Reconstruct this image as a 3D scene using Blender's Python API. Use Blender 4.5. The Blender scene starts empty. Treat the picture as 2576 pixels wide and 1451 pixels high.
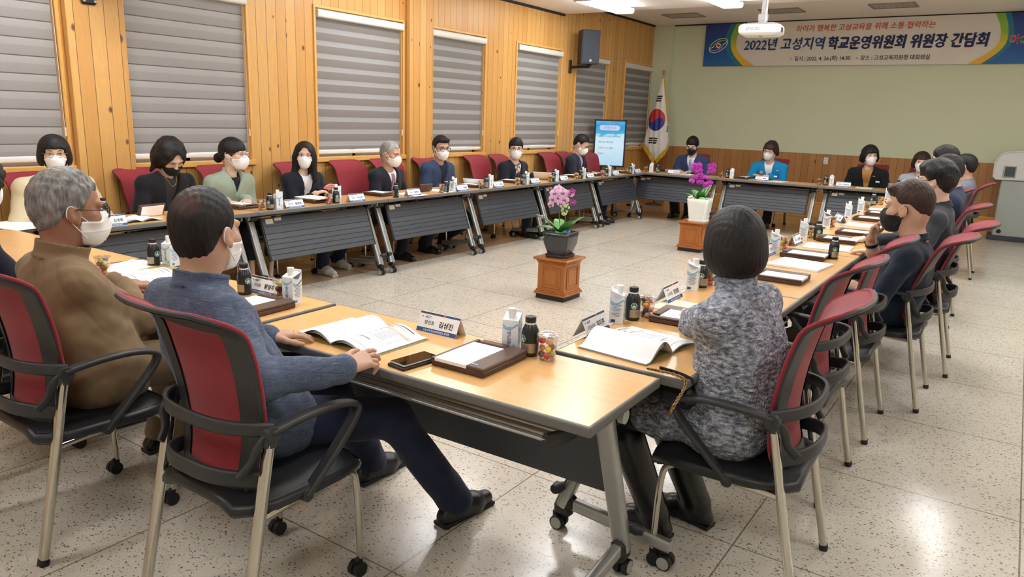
import bpy, math, random
import numpy as np
from mathutils import Vector, Matrix

SC = bpy.context.scene
COL = SC.collection
random.seed(7)
PI = math.pi

# ------------------------------------------------------------------ camera
def set_camera():
    yaw, pitch, roll, f = 0.5947, 0.2298, 0.0347, 1854.2
    cy, sy, cp, sp = math.cos(yaw), math.sin(yaw), math.cos(pitch), math.sin(pitch)
    fw = Vector((-sy*cp, cy*cp, -sp)); r = Vector((cy, sy, 0)); u = r.cross(fw)
    cr, sr = math.cos(roll), math.sin(roll)
    r2 = r*cr + u*sr; u2 = u*cr - r*sr
    cd = bpy.data.cameras.new('camera'); cd.sensor_width = 36.0; cd.lens = f/2576*36.0
    cd.clip_start = 0.05; cd.clip_end = 60
    co = bpy.data.objects.new('camera', cd); COL.objects.link(co)
    M = Matrix((r2, u2, -fw)).transposed().to_4x4(); M.translation = (4.9964, -3.7225, 1.5588)
    co.matrix_world = M; SC.camera = co
set_camera()

# ------------------------------------------------------------------ world, exposure
SC.view_settings.view_transform = 'Standard'; SC.view_settings.look = 'None'
SC.view_settings.gamma = 1.0; SC.view_settings.use_curve_mapping = False
SC.view_settings.exposure = 1.5
w = bpy.data.worlds.new('world'); SC.world = w; w.use_nodes = True
w.node_tree.nodes['Background'].inputs[0].default_value = (0.75, 0.85, 1.0, 1)
w.node_tree.nodes['Background'].inputs[1].default_value = 0.6
SC.cycles.max_bounces = 6; SC.cycles.diffuse_bounces = 4; SC.cycles.glossy_bounces = 3
SC.cycles.transmission_bounces = 4; SC.cycles.transparent_max_bounces = 8
SC.cycles.caustics_reflective = False; SC.cycles.caustics_refractive = False
SC.cycles.sample_clamp_indirect = 6.0
LAMP_STRENGTH = 9.0

# ------------------------------------------------------------------ material helpers
MATS = {}
def srgb(*c):
    if len(c) == 1:
        h = c[0]; c = tuple(int(h[i:i+2], 16) for i in (0, 2, 4))
    o = []
    for x in c:
        x = x/255.0
        o.append(x/12.92 if x <= 0.04045 else ((x+0.055)/1.055)**2.4)
    return tuple(o) + (1.0,)
class NT:
    def __init__(s, name):
        s.m = bpy.data.materials.new(name); s.m.use_nodes = True; s.t = s.m.node_tree
        s.b = s.t.nodes['Principled BSDF']
    def n(s, typ, **kw):
        nd = s.t.nodes.new(typ)
        for k, v in kw.items():
            if k.startswith('i_'):
                key = k[2:]
                key = int(key) if key.isdigit() else key.replace('_', ' ')
                if isinstance(v, bpy.types.NodeSocket): s.t.links.new(v, nd.inputs[key])
                else: nd.inputs[key].default_value = v
            else: setattr(nd, k, v)
        return nd
    def math(s, op, a, b=None, c=None):
        nd = s.t.nodes.new('ShaderNodeMath'); nd.operation = op
        for i, v in enumerate((a, b, c)):
            if v is None: continue
            if isinstance(v, bpy.types.NodeSocket): s.t.links.new(v, nd.inputs[i])
            else: nd.inputs[i].default_value = v
        return nd.outputs[0]
    def mix(s, fac, a, b, blend='MIX'):
        nd = s.t.nodes.new('ShaderNodeMix'); nd.data_type = 'RGBA'; nd.blend_type = blend
        for i, v in ((0, fac), (6, a), (7, b)):
            if isinstance(v, bpy.types.NodeSocket): s.t.links.new(v, nd.inputs[i])
            else: nd.inputs[i].default_value = v
        return nd.outputs[2]
    def ramp(s, fac, stops, interp='LINEAR'):
        nd = s.t.nodes.new('ShaderNodeValToRGB'); nd.color_ramp.interpolation = interp
        e = nd.color_ramp.elements
        while len(e) < len(stops): e.new(0.5)
        for i, (p, c) in enumerate(stops):
            e[i].position = p; e[i].color = c if not isinstance(c, (int, float)) else (c, c, c, 1)
        s.t.links.new(fac, nd.inputs[0]); return nd.outputs[0]
    def coord(s, which='Object'):
        return s.t.nodes.new('ShaderNodeTexCoord').outputs[which]
    def xyz(s, v):
        nd = s.t.nodes.new('ShaderNodeSeparateXYZ'); s.t.links.new(v, nd.inputs[0]); return nd.outputs
    def comb(s, x, y, z):
        nd = s.t.nodes.new('ShaderNodeCombineXYZ')
        for i, v in enumerate((x, y, z)):
            if isinstance(v, bpy.types.NodeSocket): s.t.links.new(v, nd.inputs[i])
            else: nd.inputs[i].default_value = v
        return nd.outputs[0]
    def vscale(s, v, sc):
        nd = s.t.nodes.new('ShaderNodeVectorMath'); nd.operation = 'MULTIPLY'
        s.t.links.new(v, nd.inputs[0]); nd.inputs[1].default_value = sc; return nd.outputs[0]
    def noise(s, v, scale, detail=3, rough=0.5, out=0):
        nd = s.t.nodes.new('ShaderNodeTexNoise'); s.t.links.new(v, nd.inputs['Vector'])
        nd.inputs['Scale'].default_value = scale; nd.inputs['Detail'].default_value = detail
        nd.inputs['Roughness'].default_value = rough; return nd.outputs[out]
    def voro(s, v, scale, feature='F1', out='Distance', rnd=1.0):
        nd = s.t.nodes.new('ShaderNodeTexVoronoi'); nd.feature = feature
        s.t.links.new(v, nd.inputs['Vector']); nd.inputs['Scale'].default_value = scale
        nd.inputs['Randomness'].default_value = rnd; return nd.outputs[out]
    def set(s, **kw):
        for k, v in kw.items():
            k = {'base': 'Base Color', 'rough': 'Roughness', 'metal': 'Metallic', 'spec': 'Specular IOR Level',
                 'coat': 'Coat Weight', 'trans': 'Transmission Weight', 'alpha': 'Alpha', 'ior': 'IOR', 'sheen': 'Sheen Weight',
                 'emit': 'Emission Color', 'emits': 'Emission Strength', 'sss': 'Subsurface Weight', 'normal': 'Normal'}.get(k, k)
            if isinstance(v, bpy.types.NodeSocket): s.t.links.new(v, s.b.inputs[k])
            else: s.b.inputs[k].default_value = v
        return s.m
    def bump(s, h, strength=0.3, dist=0.01):
        nd = s.t.nodes.new('ShaderNodeBump'); nd.inputs['Strength'].default_value = strength
        nd.inputs['Distance'].default_value = dist; s.t.links.new(h, nd.inputs['Height'])
        s.t.links.new(nd.outputs[0], s.b.inputs['Normal'])

def flat(name, col, rough=0.5, metal=0.0, spec=0.5, coat=0.0, var=0.06, vscale=30.0, bump=0.0, emits=0.0):
    """plain procedural material with a slight noise variation"""
    if name in MATS: return MATS[name]
    t = NT(name); c = srgb(*col) if not isinstance(col, str) else srgb(col)
    co = t.coord()
    nz = t.noise(co, vscale, 3)
    dark = tuple(x*(1-var) for x in c[:3]) + (1,); lite = tuple(min(1, x*(1+var)) for x in c[:3]) + (1,)
    base = t.mix(nz, dark, lite)
    t.set(base=base, rough=rough, metal=metal, spec=spec, coat=coat)
    if bump: t.bump(nz, bump, 0.004)
    if emits: t.set(emit=c, emits=emits)
    MATS[name] = t.m; return t.m

# ------------------------------------------------------------------ mesh builder
TEXT_CACHE = {}
def text_geo(s, bold=0.0, shear=0.0):
    key = (s, bold, shear)
    if key not in TEXT_CACHE:
        cu = bpy.data.curves.new('lettering', 'FONT'); cu.body = s; cu.size = 1; cu.offset = bold; cu.shear = shear
        cu.resolution_u = 3
        o = bpy.data.objects.new('lettering', cu); COL.objects.link(o)
        dg = bpy.context.evaluated_depsgraph_get()
        m = o.evaluated_get(dg).to_mesh()
        v = np.array([tuple(x.co) for x in m.vertices]) if len(m.vertices) else np.zeros((0, 3))
        f = [tuple(p.vertices) for p in m.polygons]
        o.evaluated_get(dg).to_mesh_clear()
        bpy.data.objects.remove(o); bpy.data.curves.remove(cu)
        TEXT_CACHE[key] = (v, f)
    return TEXT_CACHE[key]

class MB:
    def __init__(s): s.v = []; s.f = []; s.mi = []; s.sm = []
    def add(s, vs, fs, mat=0, smooth=False, M=None):
        o = len(s.v)
        if M is not None: vs = [M @ Vector(v) for v in vs]
        s.v.extend(tuple(v) for v in vs)
        for f in fs:
            s.f.append(tuple(i+o for i in f)); s.mi.append(mat); s.sm.append(smooth)
        return s
    def box(s, c, sz, mat=0, M=None, bev=0.0):
        x, y, z = sz[0]/2, sz[1]/2, sz[2]/2
        T = Matrix.Translation(c); T = (M @ T) if M is not None else T
        if bev <= 0:
            vs = [(a*x, b*y, d*z) for d in (-1, 1) for b in (-1, 1) for a in (-1, 1)]
            fs = [(0, 2, 3, 1), (4, 5, 7, 6), (0, 1, 5, 4), (2, 6, 7, 3), (0, 4, 6, 2), (1, 3, 7, 5)]
            return s.add(vs, fs, mat, False, T)
        b = min(bev, x*.98, y*.98, z*.98)
        vs = []; idx = {}
        for sx in (-1, 1):
            for sy in (-1, 1):
                for sz_ in (-1, 1):
                    for ax in range(3):
                        p = [sx*(x-b), sy*(y-b), sz_*(z-b)]
                        p[ax] = (sx*x, sy*y, sz_*z)[ax]
                        idx[(sx, sy, sz_, ax)] = len(vs); vs.append(p)
        fs = []
        for ax in range(3):
            for sg in (-1, 1):
                o = [a for a in range(3) if a != ax]
                q = []
                for a, bb in ((-1, -1), (1, -1), (1, 1), (-1, 1)):
                    k = [0, 0, 0]; k[ax] = sg; k[o[0]] = a; k[o[1]] = bb
                    q.append(idx[tuple(k) + (ax,)])
                fs.append(q)
        for ax in range(3):
            o = [a for a in range(3) if a != ax]
            for a in (-1, 1):
                for bb in (-1, 1):
                    q = []
                    for sg, which in ((-1, o[0]), (1, o[0]), (1, o[1]), (-1, o[1])):
                        k = [0, 0, 0]; k[ax] = sg; k[o[0]] = a; k[o[1]] = bb
                        q.append(idx[tuple(k) + (which,)])
                    fs.append(q)
        for sx in (-1, 1):
            for sy in (-1, 1):
                for sz_ in (-1, 1): fs.append([idx[(sx, sy, sz_, a)] for a in range(3)])
        cc = Vector((0, 0, 0)); out = []
        for f in fs:
            p = [Vector(vs[i]) for i in f]; n = (p[1]-p[0]).cross(p[2]-p[0])
            m = sum(p, Vector())/len(p)
            out.append(f if n.dot(m) > 0 else f[::-1])
        return s.add(vs, out, mat, False, T)
    def cyl(s, p0, p1, r0, r1=None, n=16, mat=0, caps=True, smooth=True):
        r1 = r0 if r1 is None else r1
        p0, p1 = Vector(p0), Vector(p1); d = (p1-p0).normalized()
        a = d.orthogonal().normalized(); b = d.cross(a)
        vs = []
        for p, r in ((p0, r0), (p1, r1)):
            for i in range(n):
                t = 2*PI*i/n; vs.append(p + a*(r*math.cos(t)) + b*(r*math.sin(t)))
        s.add(vs, [(i, (i+1) % n, n+(i+1) % n, n+i) for i in range(n)], mat, smooth)
        if caps: s.add(vs, [tuple(range(n))[::-1], tuple(range(n, 2*n))], mat, False)
        return s
    def tube(s, pts, r, n=8, mat=0, closed=False, caps=True, rect=None, up=None, smooth=True):
        """sweep of a circle (or of a rounded rectangle rect=(w,h)) along pts; r may be a list"""
        P = [Vector(p) for p in pts]; k = len(P)
        vs = []; prev = None
        for i, p in enumerate(P):
            if closed: t = P[(i+1) % k] - P[i-1]
            else: t = P[min(i+1, k-1)] - P[max(i-1, 0)]
            t.normalize()
            if up is not None:
                b = Vector(up); b = b - t*b.dot(t)
                if b.length < 1e-5: b = t.orthogonal()
                b.normalize(); a = b.cross(t).normalized()
            else:
                if prev is None: a = t.orthogonal().normalized()
                else:
                    a = prev - t*prev.dot(t); a = a.normalized() if a.length > 1e-6 else t.orthogonal().normalized()
                b = t.cross(a); prev = a
            ri = r[i] if isinstance(r, (list, tuple)) else r
            for j in range(n):
                th = 2*PI*(j+.5)/n; c, sn = math.cos(th), math.sin(th)
                if rect:
                    e = 0.45
                    c = math.copysign(abs(c)**e, c)*rect[0]/2; sn = math.copysign(abs(sn)**e, sn)*rect[1]/2
                    vs.append(p + a*c*(ri if ri else 1) + b*sn*(ri if ri else 1))
                else: vs.append(p + a*c*ri + b*sn*ri)
        fs = []
        for i in range(k if closed else k-1):
            for j in range(n):
                a0 = i*n+j; a1 = i*n+(j+1) % n; b0 = ((i+1) % k)*n+j; b1 = ((i+1) % k)*n+(j+1) % n
                fs.append((a0, a1, b1, b0))
        s.add(vs, fs, mat, smooth)
        if caps and not closed:
            s.add(vs[:n], [tuple(range(n))[::-1]], mat); s.add(vs[-n:], [tuple(range(n))], mat)
        return s
    def lathe(s, prof, n=24, mat=0, M=None, smooth=True, sx=1.0, sy=1.0):
        vs = []
        for r, z in prof:
            for i in range(n):
                t = 2*PI*i/n; vs.append((r*math.cos(t)*sx, r*math.sin(t)*sy, z))
        fs = []
        for k in range(len(prof)-1):
            for i in range(n):
                fs.append((k*n+i, k*n+(i+1) % n, (k+1)*n+(i+1) % n, (k+1)*n+i))
        s.add(vs, fs, mat, smooth, M)
        if prof[0][0] > 1e-6: s.add(vs[:n], [tuple(range(n))[::-1]], mat, False, M)
        if prof[-1][0] > 1e-6: s.add(vs[-n:], [tuple(range(n))], mat, False, M)
        return s
    def prism(s, poly, z0, z1, mat=0, M=None):
        n = len(poly)
        a = sum(poly[i][0]*poly[(i+1) % n][1]-poly[(i+1) % n][0]*poly[i][1] for i in range(n))
        if a < 0: poly = poly[::-1]
        vs = [(x, y, z0) for x, y in poly] + [(x, y, z1) for x, y in poly]
        fs = [tuple(range(n))[::-1], tuple(range(n, 2*n))] + [(i, (i+1) % n, n+(i+1) % n, n+i) for i in range(n)]
        return s.add(vs, fs, mat, False, M)
    def grid(s, fn, nu, nv, mat=0, smooth=True, closeu=False, M=None):
        vs = [fn(i/(nu if closeu else nu-1), j/(nv-1)) for j in range(nv) for i in range(nu)]
        fs = []
        for j in range(nv-1):
            for i in range(nu if closeu else nu-1):
                i2 = (i+1) % nu
                fs.append((j*nu+i, j*nu+i2, (j+1)*nu+i2, (j+1)*nu+i))
        return s.add(vs, fs, mat, smooth, M)
    def ell(s, c, r, mat=0, nu=16, nv=10, R=None):
        M = Matrix.Translation(c)
        if R is not None: M = M @ R.to_4x4()
        def fn(u, v):
            a = 2*PI*u; b = PI*(v-.5)
            return (r[0]*math.cos(a)*math.cos(b), r[1]*math.sin(a)*math.cos(b), r[2]*math.sin(b))
        return s.grid(fn, nu, nv, mat, True, True, M)
    def text(s, txt, M, size, mat=0, bold=0.0, ax='c', shear=0.0, wscale=1.0, maxw=None):
        """flat lettering in the local XY plane of M"""
        v, f = text_geo(txt, bold, shear)
        if not len(v): return s
        w0, w1 = v[:, 0].min(), v[:, 0].max()
        sx = size*wscale
        if maxw and (w1-w0)*sx > maxw: sx = maxw/(w1-w0)
        off = {'c': -(w0+w1)/2, 'l': -w0, 'r': -w1}[ax]
        vs = [M @ Vector(((p[0]+off)*sx, p[1]*size, 0)) for p in v]
        return s.add(vs, f, mat)
    def obj(s, name, mats, parent=None, loc=None, rotz=None):
        me = bpy.data.meshes.new(name); me.from_pydata(s.v, [], s.f)
        me.polygons.foreach_set('material_index', s.mi); me.polygons.foreach_set('use_smooth', s.sm)
        for m in (mats if isinstance(mats, (list, tuple)) else [mats]): me.materials.append(m)
        me.update()
        o = bpy.data.objects.new(name, me); COL.objects.link(o)
        if parent is not None: o.parent = parent
        if loc is not None: o.location = loc
        if rotz is not None: o.rotation_euler = (0, 0, rotz)
        return o

def tag(o, label, cat, group=None, kind=None):
    o['label'] = label
    if cat: o['category'] = cat
    if group: o['group'] = group
    if kind: o['kind'] = kind
    return o
def struct(o, label=None, cat=None):
    o['kind'] = 'structure'
    if label: o['label'] = label
    if cat: o['category'] = cat
    return o
def thing(name, label, cat, loc=(0, 0, 0), rotz=0.0, group=None):
    o = bpy.data.objects.new(name, None); o.empty_display_size = 0.1; COL.objects.link(o)
    o.location = loc; o.rotation_euler = (0, 0, rotz)
    return tag(o, label, cat, group)
def dup(o, loc=None, rotz=None, label=None, group=None):
    kids = {}
    for x in COL.objects:
        if x.parent is not None: kids.setdefault(x.parent.name, []).append(x)
    def cp(a, par):
        c = a.copy(); COL.objects.link(c)
        if par is not None: c.parent = par
        for ch in kids.get(a.name, []): cp(ch, c)
        return c
    r = cp(o, None)
    if loc is not None: r.location = loc
    if rotz is not None: r.rotation_euler = (0, 0, rotz)
    if label: r['label'] = label
    if group: r['group'] = group
    return r
def frame(o, x, z):
    """4x4 matrix with origin o, local X along x and local Z along z"""
    x = Vector(x).normalized(); z = Vector(z); z = (z - x*z.dot(x)).normalized(); y = z.cross(x)
    M = Matrix((x, y, z)).transposed().to_4x4(); M.translation = o; return M
def arc(c, r, a0, a1, n, ax='xy', k=0.0):
    out = []
    for i in range(n+1):
        t = math.radians(a0 + (a1-a0)*i/n); p = (r*math.cos(t), r*math.sin(t))
        out.append({'xy': (c[0]+p[0], c[1]+p[1], k), 'yz': (k, c[0]+p[0], c[1]+p[1]), 'xz': (c[0]+p[0], k, c[1]+p[1])}[ax])
    return out
def smooth_path(pts, it=2):
    P = [Vector(p) for p in pts]
    for _ in range(it):
        Q = [P[0]]
        for a, b in zip(P[:-1], P[1:]): Q += [a*.75+b*.25, a*.25+b*.75]
        Q.append(P[-1]); P = Q
    return P
# ------------------------------------------------------------------ materials of the setting
def m_planks(name, ca, cb, knot, width=0.115, rough=0.38):
    t = NT(name); co = t.coord(); X = t.xyz(co)
    u = t.math('ADD', X[0], X[1])
    pu = t.math('DIVIDE', u, width); idx = t.math('FLOOR', pu); fr = t.math('FRACT', pu)
    wn = t.n('ShaderNodeTexWhiteNoise', noise_dimensions='1D'); t.t.links.new(idx, wn.inputs['W'])
    rnd = wn.outputs['Value']
    zoff = t.math('ADD', X[2], t.math('MULTIPLY', rnd, 17.0))
    g = t.comb(t.math('MULTIPLY', u, 9.0), t.math('MULTIPLY', rnd, 30.0), t.math('MULTIPLY', zoff, 0.9))
    warp = t.noise(g, 1.6, 4, 0.55)
    grain = t.noise(t.comb(t.math('MULTIPLY', u, 70.0), rnd, t.math('MULTIPLY', zoff, 2.0)), 1.0, 3, 0.6)
    wv = t.math('FRACT', t.math('MULTIPLY', warp, 7.0))
    col = t.mix(rnd, ca, cb)
    col = t.mix(t.math('MULTIPLY', wv, 0.22), col, tuple(x*0.72 for x in cb[:3])+(1,))
    col = t.mix(t.math('MULTIPLY', grain, 0.25), col, tuple(x*0.78 for x in ca[:3])+(1,))
    # knots
    kc = t.comb(t.math('MULTIPLY', pu, 1.0), t.math('MULTIPLY', rnd, 9.0), t.math('MULTIPLY', zoff, 6.0))
    kd = t.voro(kc, 1.0); kcol = t.n('ShaderNodeTexVoronoi'); t.t.links.new(kc, kcol.inputs['Vector']); kcol.inputs['Scale'].default_value = 1.0
    ksel = t.xyz(kcol.outputs['Color'])
    rad = t.math('MULTIPLY', t.math('POWER', ksel[0], 1.6), 0.25)
    km = t.math('SUBTRACT', 1.0, t.n('ShaderNodeMapRange', i_0=kd, i_1=t.math('MULTIPLY', rad, 0.55), i_2=rad).outputs[0])
    km = t.math('MULTIPLY', km, t.math('GREATER_THAN', ksel[1], 0.26))
    col = t.mix(t.math('MULTIPLY', km, 0.9), col, knot)
    edge = t.math('MINIMUM', fr, t.math('SUBTRACT', 1.0, fr))
    gm = t.math('LESS_THAN', edge, 0.022)
    col = t.mix(t.math('MULTIPLY', gm, 0.75), col, srgb(70, 42, 18))
    t.set(base=col, rough=rough, spec=0.4)
    t.bump(t.math('SUBTRACT', 1.0, gm), 0.6, 0.004)
    MATS[name] = t.m; return t.m
M_PLANK = m_planks('orange_pine_boards', srgb(224, 174, 104), srgb(208, 152, 82), srgb(92, 50, 20))
M_WAIN = m_planks('brown_pine_boards', srgb(187, 136, 84), srgb(170, 118, 68), srgb(90, 52, 26))
M_PINE = flat('pine_trim', (226, 172, 92), 0.38, var=0.12, vscale=14)

def m_floor():
    t = NT('terrazzo'); co = t.coord(); X = t.xyz(co)
    border = t.math('MAXIMUM', t.math('LESS_THAN', X[0], -0.215),
                    t.math('MULTIPLY', t.math('GREATER_THAN', X[1], 7.48), t.math('LESS_THAN', X[0], 4.3)))
    base = t.mix(t.noise(co, 3.0, 4), srgb(210, 203, 190), srgb(194, 186, 171))
    dv = t.noise(co, 60.0, 2, 0.5, 1)
    mp = t.n('ShaderNodeVectorMath', operation='ADD'); t.t.links.new(co, mp.inputs[0]); t.t.links.new(t.vscale(dv, (0.012, 0.012, 0)), mp.inputs[1])
    cw = mp.outputs[0]
    def chips(scale, thr, soft=0.05, rot=0.0, stretch=(1, 1.5, 1)):
        m = t.n('ShaderNodeMapping'); m.inputs['Rotation'].default_value = (0, 0, rot); m.inputs['Scale'].default_value = stretch
        t.t.links.new(cw, m.inputs[0])
        v = t.n('ShaderNodeTexVoronoi'); t.t.links.new(m.outputs[0], v.inputs['Vector']); v.inputs['Scale'].default_value = scale
        sel = t.xyz(v.outputs['Color'])
        r = t.math('MULTIPLY_ADD', sel[0], thr*0.8, thr*0.35)
        k = t.math('SUBTRACT', 1.0, t.n('ShaderNodeMapRange', i_0=v.outputs['Distance'], i_1=t.math('SUBTRACT', r, soft), i_2=r).outputs[0])
        return t.math('MULTIPLY', k, t.math('GREATER_THAN', sel[1], 0.42)), sel[2]
    k1, s1 = chips(74.0, 0.40, 0.06, 0.4)
    c1 = t.ramp(s1, [(0.0, srgb(86, 70, 56)), (0.35, srgb(140, 112, 84)), (0.6, srgb(112, 92, 74)), (1.0, srgb(176, 158, 132))], 'CONSTANT')
    base = t.mix(t.math('MULTIPLY', k1, 0.85), base, c1)
    k2, s2 = chips(120.0, 0.40, 0.08, 1.3)
    c2 = t.ramp(s2, [(0.0, srgb(120, 104, 88)), (0.5, srgb(232, 226, 212)), (1.0, srgb(150, 128, 104))], 'CONSTANT')
    base = t.mix(t.math('MULTIPLY', k2, 0.6), base, c2)
    base = t.mix(t.math('MULTIPLY', border, 0.78), base, t.mix(t.noise(co, 90.0, 2), srgb(176, 142, 102), srgb(160, 124, 84)))
    # brass-edged joints
    def jn(c, o):
        f = t.math('FRACT', t.math('DIVIDE', t.math('ADD', c, o), 0.905))
        return t.math('LESS_THAN', t.math('MINIMUM', f, t.math('SUBTRACT', 1.0, f)), 0.0035)
    j = t.math('MAXIMUM', jn(X[0], 0.215), jn(X[1], 0.245))
    base = t.mix(t.math('MULTIPLY', j, 0.8), base, srgb(104, 92, 62))
    rg = t.math('MULTIPLY_ADD', t.noise(co, 6.0, 3), 0.12, 0.13)
    t.set(base=base, rough=rg, spec=0.5)
    t.bump(t.noise(co, 5.0, 2), 0.05, 0.01)
    return t.m
M_FLOOR = m_floor()
def m_paint(name, c, var=0.03, rough=0.65):
    t = NT(name); co = t.coord()
    n1 = t.noise(co, 1.3, 3); n2 = t.noise(co, 60.0, 2)
    cc = srgb(*c)
    base = t.mix(n1, tuple(x*(1-var) for x in cc[:3])+(1,), tuple(min(1, x*(1+var)) for x in cc[:3])+(1,))
    t.set(base=base, rough=rough, spec=0.3); t.bump(n2, 0.08, 0.003); return t.m
M_GREEN = m_paint('sage_green_wall_paint', (214, 220, 190))
M_CEIL = m_paint('ceiling_paint', (246, 241, 237))
M_WALLR = m_paint('cream_wall_paint', (214, 208, 190))
M_DARK = flat('dark_gap', (38, 30, 26), 0.8)
M_WHITE_PL = flat('white_plastic', (236, 236, 230), 0.35, var=0.02)
M_GREYM = flat('grey_metal', (168, 168, 166), 0.4, 0.6)

# ------------------------------------------------------------------ shell
XL, YB = -1.15, 9.97
WIN = [(-2.05, -0.87), (-0.345, 0.80), (1.63, 2.92), (3.40, 4.52), (5.28, 6.50), (6.97, 8.07), (8.74, 9.90)]
ZS, ZT = 1.06, 2.56
b = MB()
b.box(((3.3), 2.0, -0.05), (9.6, 16.6, 0.1))
struct(b.obj('floor', M_FLOOR), 'glossy speckled terrazzo floor in large squares with thin joints', 'floor')

b = MB(); y0, y1 = -6.2, YB+0.1
b.box((XL-.12, (y0+y1)/2, ZS/2), (.24, y1-y0, ZS)); b.box((XL-.12, (y0+y1)/2, (ZT+3.5)/2), (.24, y1-y0, 3.5-ZT))
e = [y0] + [q for p in WIN for q in p] + [y1]
for i in range(0, len(e), 2):
    b.box((XL-.12, (e[i]+e[i+1])/2, (ZS+ZT)/2), (.24, e[i+1]-e[i], ZT-ZS))
for a, c in ((-0.825, -0.385), (2.965, 3.385)):      # the two projecting board-clad piers
    b.box((XL+.035, (a+c)/2, 1.75), (.09, c-a, 3.5), bev=.004)
struct(b.obj('wall_left', M_PLANK), 'wall of vertical orange pine boards with knots', 'wall')
b = MB(); b.box((XL+.012, 0.18, 3.085), (.03, 12.7, .035)); b.box((XL+.012, 8.2, 3.295), (.03, 3.3, .03))
struct(b.obj('trim_shadow_line', M_DARK), 'dark strip painted as shadow line between the board wall and the ceiling', 'trim')  # solid dark strip stands in for the shadow line under the ceiling

b = MB(); b.box((3.3, YB+.1, 1.75), (9.6, .2, 3.5)); b.box((XL+.19, YB-.04, 1.7), (.38, .1, 3.4))
struct(b.obj('wall_back', M_GREEN), 'sage green painted wall behind the banner', 'wall')
b = MB(); b.box((3.3, YB-.012, .55), (8.9, .03, 1.1)); b.box((XL+.19, YB-.1, .55), (.4, .03, 1.1)); b.box((XL+.39, YB-.05, .55), (.03, .1, 1.1))
struct(b.obj('trim_2', M_WAIN), 'brown pine wainscot along the lower green wall', 'wainscot')
b = MB(); b.box((3.5, YB-.035, .14), (8.4, .03, .28), bev=.004); b.box((3.5, YB-.045, .262), (8.4, .035, .03), bev=.004)
struct(b.obj('baseboard_back', M_PINE), 'orange pine baseboard below the wainscot', 'baseboard')
b = MB(); b.box((8.0, 2.0, 1.75), (.2, 16.6, 3.5)); struct(b.obj('wall_right', M_WALLR))
b = MB(); b.box((3.3, -6.2, 1.75), (9.6, .2, 3.5)); struct(b.obj('wall_front', M_WALLR))
b = MB(); b.box((3.3, .15, 3.3), (9.6, 12.8, .4)); b.box((3.3, 8.3, 3.41), (9.6, 3.6, .2))
struct(b.obj('ceiling', M_CEIL), 'pale dropped ceiling stepping up above the banner', 'ceiling')
b = MB(); b.box((3.4, YB-.02, 3.302), (9.0, .05, .02)); struct(b.obj('trim_3', M_DARK), 'thin dark gap where the green wall meets the ceiling', 'trim')

# ------------------------------------------------------------------ windows and their blinds
M_GLASSW = NT('window_glass'); g = M_GLASSW
mx = g.n('ShaderNodeMixShader', i_0=0.9); tr = g.n('ShaderNodeBsdfTransparent'); gl = g.n('ShaderNodeBsdfGlossy', i_Roughness=0.05)
g.t.links.new(gl.outputs[0], mx.inputs[1]); g.t.links.new(tr.outputs[0], mx.inputs[2])
g.t.links.new(mx.outputs[0], g.t.nodes['Material Output'].inputs[0]); M_GLASSW = g.m
M_FRAMEW = flat('white_window_frame', (222, 220, 212), 0.4)
def m_blind(name, zebra):
    t = NT(name); X = t.xyz(t.coord())
    f = t.math('FRACT', t.math('DIVIDE', t.math('SUBTRACT', X[2], 1.10), 0.128))
    weave = t.noise(t.comb(X[0], t.math('MULTIPLY', X[1], 8.0), t.math('MULTIPLY', X[2], 220.0)), 3.0, 2)
    if zebra:
        c = t.ramp(f, [(0.0, srgb(150, 143, 136)), (0.06, srgb(150, 144, 139)), (0.58, srgb(156, 150, 145)), (0.62, srgb(190, 190, 191)), (0.97, srgb(184, 184, 184)), (1.0, srgb(150, 143, 136))])
    else:
        c = t.ramp(f, [(0.0, srgb(96, 92, 88)), (0.035, srgb(110, 106, 102)), (0.06, srgb(172, 168, 163)), (0.55, srgb(178, 174, 170)), (0.62, srgb(190, 188, 186)), (0.97, srgb(196, 194, 192)), (1.0, srgb(110, 106, 102))])
    c = t.mix(t.math('MULTIPLY', weave, 0.22), c, srgb(120, 116, 112))
    tl = t.n('ShaderNodeBsdfTranslucent'); t.t.links.new(c, tl.inputs[0])
    t.set(base=c, rough=0.8, spec=0.2)
    ms = t.n('ShaderNodeMixShader', i_0=0.25)
    t.t.links.new(t.b.outputs[0], ms.inputs[1]); t.t.links.new(tl.outputs[0], ms.inputs[2])
    t.t.links.new(ms.outputs[0], t.t.nodes['Material Output'].inputs[0]); return t.m
M_BL = [m_blind('grey_banded_blind', False), m_blind('grey_zebra_blind', True)]
M_CASS = flat('blind_cassette_white', (226, 222, 212), 0.4, var=0.02)
M_CORD = flat('blind_cord', (236, 228, 208), 0.6)
WDESC = ['grey banded roller blind cut by the picture edge beside the first board pier',
         'wide grey banded roller blind behind the woman in black looking down',
         'grey striped roller blind behind the grey-haired man in a suit',
         'grey striped roller blind behind the man in navy blazer and brown glasses',
         'grey striped roller blind behind the man in patterned shirt',
         'grey striped roller blind partly hidden by the wall loudspeaker',
         'narrow grey striped roller blind behind the national flag']
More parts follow.
